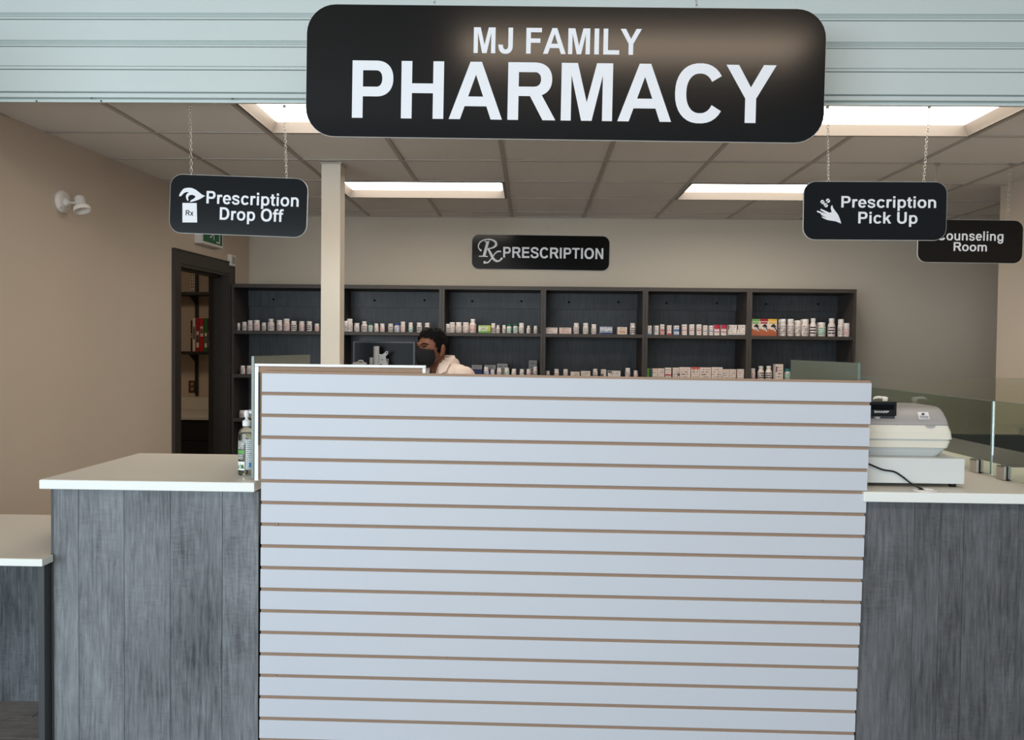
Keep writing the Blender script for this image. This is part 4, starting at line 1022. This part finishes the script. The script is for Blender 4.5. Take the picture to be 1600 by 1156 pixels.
def wrap(a0, a1, z0, z1, m, nm, k=1.012, seg=8):
    v = []; f = []
    for i in range(seg + 1):
        a = R(a0 + (a1 - a0) * i / seg)
        for z in (z0, z1): v.append((.031 * k * math.cos(a), .024 * k * math.sin(a), z))
    for i in range(seg): f.append((2 * i, 2 * i + 2, 2 * i + 3, 2 * i + 1))
    return MB().add(v, f, True).obj(nm, m, sb)
wrap(268, 350, .022, .135, print_mat('sanitiser_label', (236, 240, 240), (120, 140, 150), 16, .6), 'back_label')
wrap(290, 320, .030, .046, M_bluel, 'blue_mark', 1.02)
wrap(196, 262, .020, .052, mat('label_white', (236, 240, 234), .5), 'front_label')
wrap(200, 258, .082, .094, mat('label_green', (90, 170, 80), .5), 'green_stripe', 1.018)
for a, b in (((205, .025), (218, .050)), ((232, .025), (228, .056)), ((255, .027), (236, .052)), ((216, .026), (202, .040)), ((245, .026), (258, .044))):
    wrap(min(a[0], b[0]), max(a[0], b[0]), a[1], b[1] - .012, mat('aloe_green', (40, 110, 50), .5), 'aloe_leaf', 1.022, 3)
wrap(205, 250, .060, .080, print_mat('aloe_speckle', (190, 196, 190), (70, 66, 70), 3, .55), 'printed_text', 1.016)
wrap(205, 255, .098, .128, print_mat('aloe_speckle2', (190, 196, 190), (70, 66, 70), 4, .55), 'printed_text', 1.016)

# ------------------------------------------------------------------ on the pick-up counter: register, cord, grommet, soap pump
RY = 2.945
rxr = at(1507.5, 740, RY).x
rg = empty('cash_register', (rxr, RY, CT + .001), 'grey and cream cash register with black customer display on the pick-up counter', 'cash register')
DW = rxr - XS - .006
dz0 = .013; dz1 = at(1450, 716.5, RY).z - CT
MB().cham(-DW, 0, 0, .40, dz0, dz1, .004).obj('cash_drawer', M_regd, rg)
for x in (-.028, -DW + .028):
    for y in (.03, .36): MB().lathe([(.012, 0), (.013, .012)], 14, c=(x, y, 0)).obj('foot', M_blk, rg)
def rz_(py, dy): return at(1430, py, RY + dy).z - CT - .001
def rxx(px, dy): return at(px, 700, RY + dy).x - rxr
def sec(z, xr_, yf, yb, r=.02, xl_=-DW + .012):
    pts = []
    for cx, cy, a0 in ((xr_ - r, yf + r, -90), (xr_ - r, yb - r, 0), (xl_ + .006, yb - .006, 90), (xl_ + .006, yf + .006, 180)):
        rr = r if cx > (xr_ + xl_) / 2 else .006
        for k in range(6):
            a = R(a0 + 18 * k); pts.append(Vector((cx + rr * math.cos(a), cy + rr * math.sin(a), z)))
    return pts
yb = .33
MB().loft([sec(dz1 + .001, rxx(1466, .05), .05, yb - .03), sec(rz_(706, .04), rxx(1474, .035), .035, yb - .01), sec(rz_(699.5, .03), rxx(1481, .025), .025, yb)], False).obj('skirt', M_regs, rg)
MB().loft([sec(rz_(699.3, .02), rxx(1483, .02), .018, yb), sec(rz_(688.5, .016), rxx(1488, .015), .014, yb)], False).obj('lower_body', M_regc, rg)
MB().loft([sec(rz_(688.3, .02), rxx(1487, .015), .018, yb - .002), sec(rz_(686.2, .02), rxx(1487, .015), .018, yb - .002)], False).obj('body_seam', M_regs, rg)
MB().loft([sec(rz_(686.0, .012), rxx(1490, .012), .010, yb), sec(rz_(675, .012), rxx(1488.5, .012), .011, yb), sec(rz_(664.5, .016), rxx(1484.5, .014), .016, yb)], False).obj('upper_body', M_regc, rg)
L_ = []
for py, px_, yf in ((664.3, 1484, .017), (660, 1483, .024), (652, 1479.5, .045), (644, 1475, .075), (638, 1470, .105), (635, 1464, .135), (633.6, 1456, .165)):
    L_.append(sec(rz_(py, yf), rxx(px_, yf), yf, yb - .002, .018))
MB().loft(L_, True).obj('lid', M_regl, rg)
a = Vector((rxx(1400, .02), 0, 0)).x
MB().box(a - .0008, a + .0008, .0155, .018, rz_(664, .016), rz_(664, .016) + .001).obj('lid_gap', M_shadow, rg)
v0, v1 = rz_(664.5, .016), rz_(668, .01)
MB().prism([(rxx(1446, .01) + .0165 * (1 + math.cos(R(180 + 180 * k / 12))), v0 + (v0 - v1) * -math.sin(R(180 * k / 12)) * 1) for k in range(13)], .0085, .0145).obj('finger_notch', M_regl, rg)
# sticker lying on the sloping lid
def lidpt(px_, py):
    for (pa, xa, ya), (pb, xb, yb_) in zip(((664.3, 0, .017), (660, 0, .024), (652, 0, .045), (644, 0, .075), (638, 0, .105), (635, 0, .135)), ((660, 0, .024), (652, 0, .045), (644, 0, .075), (638, 0, .105), (635, 0, .135), (633.6, 0, .165))):
        if pb <= py <= pa:
            k = (pa - py) / (pa - pb); y = ya + (yb_ - ya) * k
            return Vector((at(px_, 700, RY + y).x - rxr, y - .002, rz_(pa, ya) + (rz_(pb, yb_) - rz_(pa, ya)) * k + .0018))
def sticker(c, m, nm, off=0):
    v = [lidpt(*p_) + Vector((0, -off, off)) for p_ in c]
    return MB().add(v, [tuple(range(len(v)))]).obj(nm, m, rg)
st = sticker([(1435, 656), (1451.5, 655.6), (1448.5, 644.2), (1431.5, 644.3)], mat('sticker_white', (240, 240, 242), .5), 'sticker')
sticker([(1436.2, 654.6), (1450, 654.4), (1449, 650.2), (1435, 650.4)], print_mat('sticker_print', (225, 225, 228), (90, 92, 100), 3, .7), 'sticker_text', .0006)
sticker([(1440.5 + 2.6 * math.cos(k * math.pi / 5), 647.6 - 1.6 * math.sin(k * math.pi / 5)) for k in range(10)], M_ink, 'sticker_emblem', .0006)
# customer display
dz = rz_(650, .03); dx1 = rxx(1399.5, .03)
dy_ = .028
dl = -DW + .004
MB().cham(dl, dx1, dy_, dy_ + .035, rz_(650.3, dy_), rz_(628, dy_), .003).obj('display_head', M_blk, rg)
MB().box(dl + .02, rxx(1397, dy_) - .004, dy_ - .0008, dy_ + .001, rz_(640.5, dy_), rz_(632.5, dy_)).obj('display_window', M_mon, rg)
MB().cham(dl, dx1 - .002, dy_ + .01, dy_ + .045, rz_(655.5, dy_), rz_(650.6, dy_), .001).obj('display_cradle', mat('dark_grey_plastic', (74, 74, 78), .5), rg)
MB().lathe([(.012, 0), (.012, .012)], 16, c=(rxx(1371, dy_), dy_ + .012, rz_(656, dy_) - .002)).obj('display_pivot', M_armg, rg)
w0, w1 = rxx(1364.5, dy_), rxx(1387.5, dy_)
letters('SHARP', w0, w1, rz_(645.6, dy_), .0098 * .78, 1, rg, M_trimw, dy_ - .0009)
MB().box(rxx(1480, .0) - .0, rxx(1490, .0) + .006, .13, .30, dz1 + .001, rz_(689, .13)).obj('printer_cover', M_regs, rg)
for k in (0, 1, 2): MB().box(0, .0012, 0, .001, 0, .007).obj('vent_slot', M_shadow, rg, (rxx(1352 + 3.5 * k, .02), .027, rz_(709, .03))).rotation_euler = (0, R(25), 0)
# cord of the register
cp_ = [Vector((-DW + .006, -.004, at(1349, 720.5, RY).z - CT)), *[Vector((at(px_, py, RY - .006).x - rxr, -.006, at(px_, py, RY - .006).z - CT - .001)) for px_, py in ((1356, 724.5), (1366, 728.5), (1380, 734), (1397, 737), (1409, 744))]]
gq = atz(1446, 767, CT)
e1 = at(1424, 756, 2.925); cp_ += [Vector((e1.x - rxr, e1.y - RY, e1.z - CT)), Vector((gq.x - rxr - .012, gq.y - RY, .006))]
MB().tube(spline(cp_, 6), .0032, 8).obj('power_cord', M_blk, rg)
gm = empty('cable_grommet', (gq.x, gq.y, CT + .0009), 'white oval cable grommet set in the pick-up countertop where the register cord ends', 'grommet')
MB().lathe([(.042, 0), (.041, .003), (.034, .004)], 28).obj('rim', M_wp, gm)
MB().cham(-.006, .022, -.012, .014, .003, .008, .002).obj('flap', M_wp, gm)
MB().lathe([(.010, .0042), (.010, .0046)], 14, c=(-.016, .0, 0)).obj('opening', M_hole, gm)
# soap pump bottle further back by the glass
sq = at(1385, 622, 4.03)
so_ = empty('soap_pump_bottle', (1.73, 4.03, CT + .001), 'white pump bottle standing behind the register beside the glass, only its nozzle showing', 'bottle')
hz = sq.z - CT
MB().lathe([(.030, 0), (.033, .004), (.033, hz - .10), (.028, hz - .075), (.015, hz - .062), (.013, hz - .055)], 20).obj('body', M_wp, so_)
MB().lathe([(.016, hz - .056), (.017, hz - .052), (.017, hz - .032), (.009, hz - .028), (.006, hz - .027), (.006, hz - .012)], 16).obj('pump_collar', M_trimw, so_)
MB().lathe([(.011, hz - .016), (.012, hz - .013), (.012, hz + .002), (.008, hz + .005)], 14).tube([(0, 0, hz), (-.03, 0, hz + .003), (-.048, 0, hz + .001), (-.058, 0, hz - .006)], [.006, .006, .005, .004], 8).obj('pump_head', M_trimw, so_)

# ------------------------------------------------------------------ monitor on its arm
MY = 5.62
mc = at(600, 560, MY); mx0, mx1 = at(551, 560, MY).x, at(649, 560, MY).x; mz1 = at(600, 533, MY).z
mo = empty('monitor', (mc.x, MY, 1.151), 'black monitor on a silver pole arm standing beside the pharmacist', 'monitor')
W2 = (mx1 - mx0) / 2; zt_ = mz1 - 1.151
MB().cham(-W2, W2, 0, .03, zt_ - .27, zt_, .003).obj('casing', M_monb, mo)
MB().box(-W2 + .012, W2 - .016, -.0012, 0, zt_ - .258, zt_ - .012).obj('screen', M_mon, mo)
px_ = lambda p_, y=MY - .12: at(p_, 555, y).x - mc.x
zz_ = lambda p_, y=MY - .12: at(600, p_, y).z - 1.151
MB().lathe([(.10, 0), (.10, .008), (.03, .014)], 24, c=(px_(588), -.12, 0)).obj('foot_plate', M_armg, mo)
MB().lathe([(.019, .012), (.019, zz_(541.5)), (.016, zz_(541))], 20, c=(px_(588), -.12, 0)).obj('pole', M_armg, mo)
MB().lathe([(.012, zz_(575)), (.012, zz_(558.5))], 14, c=(px_(580.5), -.13, 0)).obj('clamp_knob', M_armg, mo)
br = [(592.5, 553), (597, 554), (601, 551), (603, 548.5), (606.5, 549), (606, 553), (602.5, 557), (603, 563), (606, 568), (605, 574), (600, 574), (597, 568), (592.5, 570)]
MB().prism([(px_(a_), zz_(b_)) for a_, b_ in br], -.125, -.105).obj('bracket_plate', M_armg, mo)
for a_, b_ in ((604.3, 551), (597.5, 562)): MB().lathe([(.004, 0), (.004, .002)], 10, axis=(0, -1, 0)).obj('bracket_hole', M_hole, mo, (px_(a_), -.1252, zz_(b_)))
MB().box(px_(596), px_(603), -.105, 0, zz_(570), zz_(561)).obj('arm_link', M_armg, mo)
# small grey handset cradle beside it
hs = empty('handset_cradle', (at(562, 570, 5.36).x, 5.36, 1.151), 'grey handset cradle whose rounded top shows just above the edged board', 'device')
hz_ = at(562, 566, 5.36).z - 1.151
MB().cham(-.042, .042, -.03, .03, 0, hz_, .006).obj('body', M_armg, hs)
MB().tube([(-.012, -.02, hz_ - .002), (.0, -.02, hz_ + .010), (.018, -.02, hz_ + .012), (.03, -.02, hz_ + .004)], .005, 8).obj('handle', M_armg, hs)

# ------------------------------------------------------------------ the pharmacist
def remesh(mb, name, m, parent, vox, smooth_it=6):
    me = mb.mesh(name + '_tmp', m); o = bpy.data.objects.new(name, me); COL.objects.link(o)
    r = o.modifiers.new('r', 'REMESH'); r.mode = 'VOXEL'; r.voxel_size = vox; r.use_smooth_shade = True
    s_ = o.modifiers.new('s', 'SMOOTH'); s_.iterations = smooth_it; s_.factor = .5
    dg = bpy.context.evaluated_depsgraph_get(); dg.update()
    me2 = bpy.data.meshes.new_from_object(o.evaluated_get(dg)); me2.name = name
    me2.materials.clear(); me2.materials.append(m)
    for p_ in me2.polygons: p_.use_smooth = True
    bpy.data.objects.remove(o); bpy.data.meshes.remove(me)
    return put(me2, name, parent)
PY = 4.95
pc = at(687, 545, PY)
per = empty('person', (pc.x, PY, 0), 'man in a white lab coat and black face mask standing behind the counter', 'person')
HD = R(-36)      # body/head turned towards the doorway side
per.rotation_euler.z = HD
HT = at(677, 513.5, PY).z                  # top of hair
HC = HT - .118                             # head centre
def Hh(x, y, z): return Vector((x, y - .075, HC + z))
body = MB()
body.ell(Hh(0, .012, .022), (.076, .094, .088)); body.ell(Hh(0, -.022, -.02), (.064, .072, .085)); body.ell(Hh(0, -.034, -.075), (.048, .050, .042))
body.ell(Hh(0, -.088, .022), (.045, .016, .014)); body.ell(Hh(0, -.098, -.03), (.014, .018, .012)); body.tube([Hh(0, -.086, .012), Hh(0, -.106, -.026)], [.008, .012], 10)
body.ell(Hh(0, -.086, -.062), (.024, .012, .010))
for s_ in (-1, 1):
    body.ell(Hh(.044 * s_, -.050, -.028), (.018, .020, .022)); body.ell(Hh(.034 * s_, -.072, -.002), (.022, .014, .012))
    rt = Matrix.Rotation(R(22 * s_), 3, 'Z') @ Matrix.Rotation(R(-8), 3, 'X')
    body.ell(Hh(.083 * s_, .016, -.010), (.010, .023, .035), rt); body.ell(Hh(.078 * s_, .004, -.038), (.009, .011, .014))
sh = HC - .130
nk = [Vector((0, -.045, HC - .05)), Vector((0, -.012, HC - .10)), Vector((0, .035, sh - .03))]
body.tube(nk, [.054, .056, .068], 20)
body.ell((0, .04, sh - .03), (.165, .085, .075)); body.ell((0, .03, sh - .19), (.150, .105, .17)); body.ell((0, .03, sh - .40), (.135, .10, .17)); body.ell((0, .035, sh - .55), (.150, .105, .12))
ARM = {}
for s_ in (-1, 1):
    a_, b_, c_ = Vector((.160 * s_, .04, sh - .04)), Vector((.215 * s_, .03, sh - .31)), Vector((.13 * s_, -.205, sh - .335))
    ARM[s_] = (a_, b_, c_)
    body.tube([a_, a_.lerp(b_, .4), b_], [.055, .047, .040], 14); body.ell(a_, (.06, .06, .06)); body.ell(b_, (.041, .041, .041))
    body.tube([b_, b_.lerp(c_, .35), c_], [.040, .038, .026], 14)
    f_ = (c_ - b_).normalized(); sd = Vector((-f_.y, f_.x, 0)).normalized()
    pm_ = c_ + f_ * .05
    M_ = Matrix((f_, sd, f_.cross(sd))).transposed()
    body.ell(pm_, (.052, .040, .016), M_); body.tube([c_ - f_ * .02, pm_], [.026, .03], 12)
    for q_, (off, ln) in enumerate(((-.030, .062), (-.010, .074), (.010, .070), (.029, .055))):
        st_ = pm_ + f_ * .035 + sd * off
        k1 = st_ + f_ * ln * .5 + sd * off * .12 + Vector((0, 0, .004)); k2 = k1 + f_ * ln * .32 + Vector((0, 0, -.012)); k3 = k2 + f_ * ln * .22 + Vector((0, 0, -.018))
        body.tube([st_, k1, k2, k3], [.0105, .0095, .0088, .0075], 8); body.ell(k3, (.0078,) * 3, None, 8, 6)
    ths = -s_
    t0 = pm_ - f_ * .02 + sd * (.030 * (1 if sd.dot(Vector((-s_, 0, 0))) > 0 else -1))
    inw = sd * (1 if sd.dot(Vector((-s_, 0, 0))) > 0 else -1)
    t1 = t0 + inw * .022 + f_ * .030; t2 = t1 + f_ * .032 + inw * .004 + Vector((0, 0, -.008))
    body.tube([t0, t1, t2], [.014, .012, .009], 8); body.ell(t2, (.009,) * 3, None, 8, 6)
    hip = Vector((.085 * s_, .035, sh - .58)); kn = Vector((.095 * s_, .02, .47)); an = Vector((.10 * s_, .045, .075))
    body.tube([hip, hip.lerp(kn, .5), kn], [.085, .070, .052], 16); body.tube([kn, kn.lerp(an, .35), an], [.052, .050, .034], 16); body.ell(kn, (.053,) * 3)
    body.tube([an, Vector((.105 * s_, -.03, .045)), Vector((.112 * s_, -.10, .03))], [.034, .032, .022], 12)
remesh(body, 'body', M_skin, per, .0048, 5)
# lab coat
co = MB()
co.ell((0, .04, sh - .035), (.175, .100, .080)); co.tube([(-.14, .04, sh - .03), (.14, .04, sh - .03)], [.066, .066], 16)
co.tube([(-.085, .045, sh + .022), (.085, .045, sh + .022)], [.052, .052], 16)
co.ell((0, .03, sh - .19), (.172, .125, .19)); co.ell((0, .035, sh - .42), (.165, .122, .19))
co.loft([[Vector((.170 * k * math.cos(q * math.pi / 12), .035 + .125 * k * math.sin(q * math.pi / 12), z)) for q in range(24)] for k, z in ((1, sh - .42), (1.04, sh - .55), (1.14, sh - .75), (1.2, .50))])
for s_ in (-1, 1):
    a_, b_, c_ = ARM[s_]
    co.tube([a_, a_.lerp(b_, .45), b_], [.070, .062, .056], 16); co.ell(a_, (.070, .070, .066)); co.ell(b_, (.056,) * 3); co.tube([b_, b_.lerp(c_, .5), b_.lerp(c_, .93)], [.056, .050, .043], 16)
cobj = remesh(co, 'lab_coat', M_coat, per, .0065, 4)
# cut the neckline: remove coat faces near the neck axis so skin and shirt show in a V
bm = bmesh.new(); bm.from_mesh(cobj.data)
kill = []
for f in bm.faces:
    c_ = f.calc_center_median()
    d_ = math.hypot(c_.x, (c_.y - .035) / 1.0)
    if (c_.z > sh - .02 and d_ < .066) or (c_.y < -.01 and abs(c_.x) < max(0, .062 - (sh + .03 - c_.z) * .33) and c_.z > sh - .16): kill.append(f)
bmesh.ops.delete(bm, geom=kill, context='FACES'); bm.to_mesh(cobj.data); bm.free()
# collar: standing at the neck, with two lapel leaves
def leaf(s_, pts, th, nm, m, par):
    v = [Vector((x * s_, y, z)) for x, y, z in pts]; n_ = len(v)
    nrm = (v[1] - v[0]).cross(v[2] - v[0]).normalized() * th
    if nrm.y > 0: nrm = -nrm
    v2 = [p_ + nrm for p_ in v]
    return MB().add(v + v2, [tuple(range(n_)), tuple(range(2 * n_ - 1, n_ - 1, -1))] + [(i, (i + 1) % n_, n_ + (i + 1) % n_, n_ + i) for i in range(n_)]).obj(nm, m, par)
v = []; f = []
N_ = 22
for i in range(N_ + 1):
    a_ = R(-62 + 304 * i / N_)              # opening to the front
    for rr, z in ((.064, sh + .036), (.060, sh + .084), (.063, sh + .088), (.084, sh + .036), (.088, sh + .016)):
        v.append((rr * 1.06 * math.cos(a_), .036 + rr * math.sin(a_) * 1.02, z + (.0 if math.sin(a_) > -.3 else -.012)))
for i in range(N_):
    for k in range(4): f.append((i * 5 + k, (i + 1) * 5 + k, (i + 1) * 5 + k + 1, i * 5 + k + 1))
MB().add(v, f, True).obj('collar', M_coat, cobj)
for s_ in (-1, 1):
    leaf(s_, [(.032, -.036, sh + .070), (.088, -.005, sh + .040), (.100, -.052, sh - .010), (.060, -.078, sh - .030), (.020, -.088, sh - .12)], .006, 'lapel', M_coat, cobj)
# shirt: shows inside the collar
shm = MB(); shm.ell((0, .04, sh - .04), (.150, .093, .072)); shm.ell((0, .03, sh - .16), (.145, .112, .14)); shm.tube([(0, .038, sh), (0, .036, sh + .052)], [.075, .063], 20)
remesh(shm, 'shirt', M_shirt, per, .007, 3)
# trousers and shoes
tr = MB(); tr.ell((0, .035, sh - .56), (.158, .112, .13))
for s_ in (-1, 1):
    hip = Vector((.085 * s_, .035, sh - .58)); kn = Vector((.095 * s_, .02, .47)); an = Vector((.10 * s_, .045, .10))
    tr.tube([hip, kn, an], [.095, .066, .055], 16); tr.ell(kn, (.066,) * 3)
remesh(tr, 'trousers', M_trou, per, .008, 3)
for s_ in (-1, 1):
    MB().loft([[Vector((.108 * s_ + w_ * math.cos(q * math.pi / 8), y_, max(0, h_ / 2 + h_ / 2 * math.sin(q * math.pi / 8)))) for q in range(16)] for y_, w_, h_ in ((.095, .02, .05), (.085, .034, .085), (.04, .040, .10), (-.03, .044, .075), (-.10, .048, .055), (-.15, .038, .045), (-.168, .018, .03))]).obj('shoe', M_shoe, per)
# hair
hv = MB(); hv.ell(Hh(0, .014, .030), (.0815, .101, .0935), None, 48, 36)
me = hv.mesh('hair', M_hair); bm = bmesh.new(); bm.from_mesh(me)
kill = []
for q_ in bm.verts:
    x, y, z = q_.co.x, q_.co.y, q_.co.z - HC
    y += .075; lim = .058 + .004 * math.cos(x * 60) - max(0, abs(x) - .045) * .6 if y < -.055 else (.052 - (y + .055) * 2.3 if y < -.008 else max(-.075, -.056 - (y - .0) * .9))
    q_.tag = z < lim
    if z > .05: q_.co += (q_.co - Hh(0, .014, .03)).normalized() * (.008 * noise.noise(Vector((x * 90, y * 60, z * 90))) + .012 * max(0, (-y + .06)) * 4 * (z > .085) + .002)
    elif z > lim: q_.co = Hh(0, .014, .03) + (q_.co - Hh(0, .014, .03)) * (.985 if z < 0 else 1)
bmesh.ops.delete(bm, geom=[q_ for q_ in bm.verts if q_.tag], context='VERTS'); bm.to_mesh(me); bm.free()
ho = put(me, 'hair', per); so2 = ho.modifiers.new('thick', 'SOLIDIFY'); so2.thickness = .005; so2.offset = -1
# mask
v = []; f = []; NU, NV = 24, 14
for j in range(NV + 1):
    tv = j / NV; z = -.004 - .118 * tv
    for i in range(NU + 1):
        u = -1 + 2 * i / NU; ph = u * R(71) * (1 - .10 * abs(2 * tv - 1))
        rx_ = .069 - .012 * max(0, tv - .6) / .4; ry = .098 - .020 * max(0, tv - .62) / .38 + .018 * math.exp(-(u / .28) ** 2) * math.exp(-((tv - .30) / .33) ** 2) + .006 * math.exp(-(u / .4) ** 2)
        zz = z + (.012 * math.exp(-(u / .22) ** 2) if j < 2 else 0) * (1 - j / 2) - .010 * abs(u) * (1 - tv) * .5 + .026 * u * u * tv
        v.append(Hh((rx_ + .004) * math.sin(ph), -.004 - ry * math.cos(ph) * (1 if True else 0), zz))
for j in range(NV):
    for i in range(NU): a_ = j * (NU + 1) + i; f.append((a_, a_ + NU + 1, a_ + NU + 2, a_ + 1))
mk = MB().add(v, f, True).obj('face_mask', M_mask, per); q_ = mk.modifiers.new('thick', 'SOLIDIFY'); q_.thickness = .003; q_.offset = 1
for s_ in (-1, 1):
    MB().tube([Hh(.070 * s_, -.028, -.012), Hh(.079 * s_, .004, .006), Hh(.084 * s_, .026, .016), Hh(.088 * s_, .036, -.002), Hh(.082 * s_, .030, -.040), Hh(.074 * s_, .0, -.066), Hh(.062 * s_, -.03, -.086)], .0018, 6).obj('ear_loop', M_mask, mk)
    e = Hh(.031 * s_, -.0835, .004)
    eo = MB().ell(e, (.0125, .0072, .0050)).obj('eye', M_eyew, per)
    MB().ell(e + Vector((-.003, -.0062, .0)), (.0052, .0025, .0054), None, 12, 8).obj('iris', M_iris, eo)
    MB().tube([e + Vector((-.014, -.002, .001)), e + Vector((-.006, -.0075, .0055)), e + Vector((.004, -.0075, .0058)), e + Vector((.014, .0, .001))], .0020, 6).obj('upper_lid', M_hair, eo)
    MB().tube([e + Vector((-.013, -.001, .0)), e + Vector((-.004, -.006, -.0058)), e + Vector((.006, -.005, -.0055)), e + Vector((.014, .001, .0))], .0022, 6).obj('lower_lid', M_skin, eo)
    MB().tube([Hh(.014 * s_, -.1025, .0205), Hh(.028 * s_, -.1025, .0265), Hh(.041 * s_, -.091, .0255), Hh(.051 * s_, -.075, .020)], [.0032, .0040, .0036, .0018], 8).obj('eyebrow', M_hair, per)
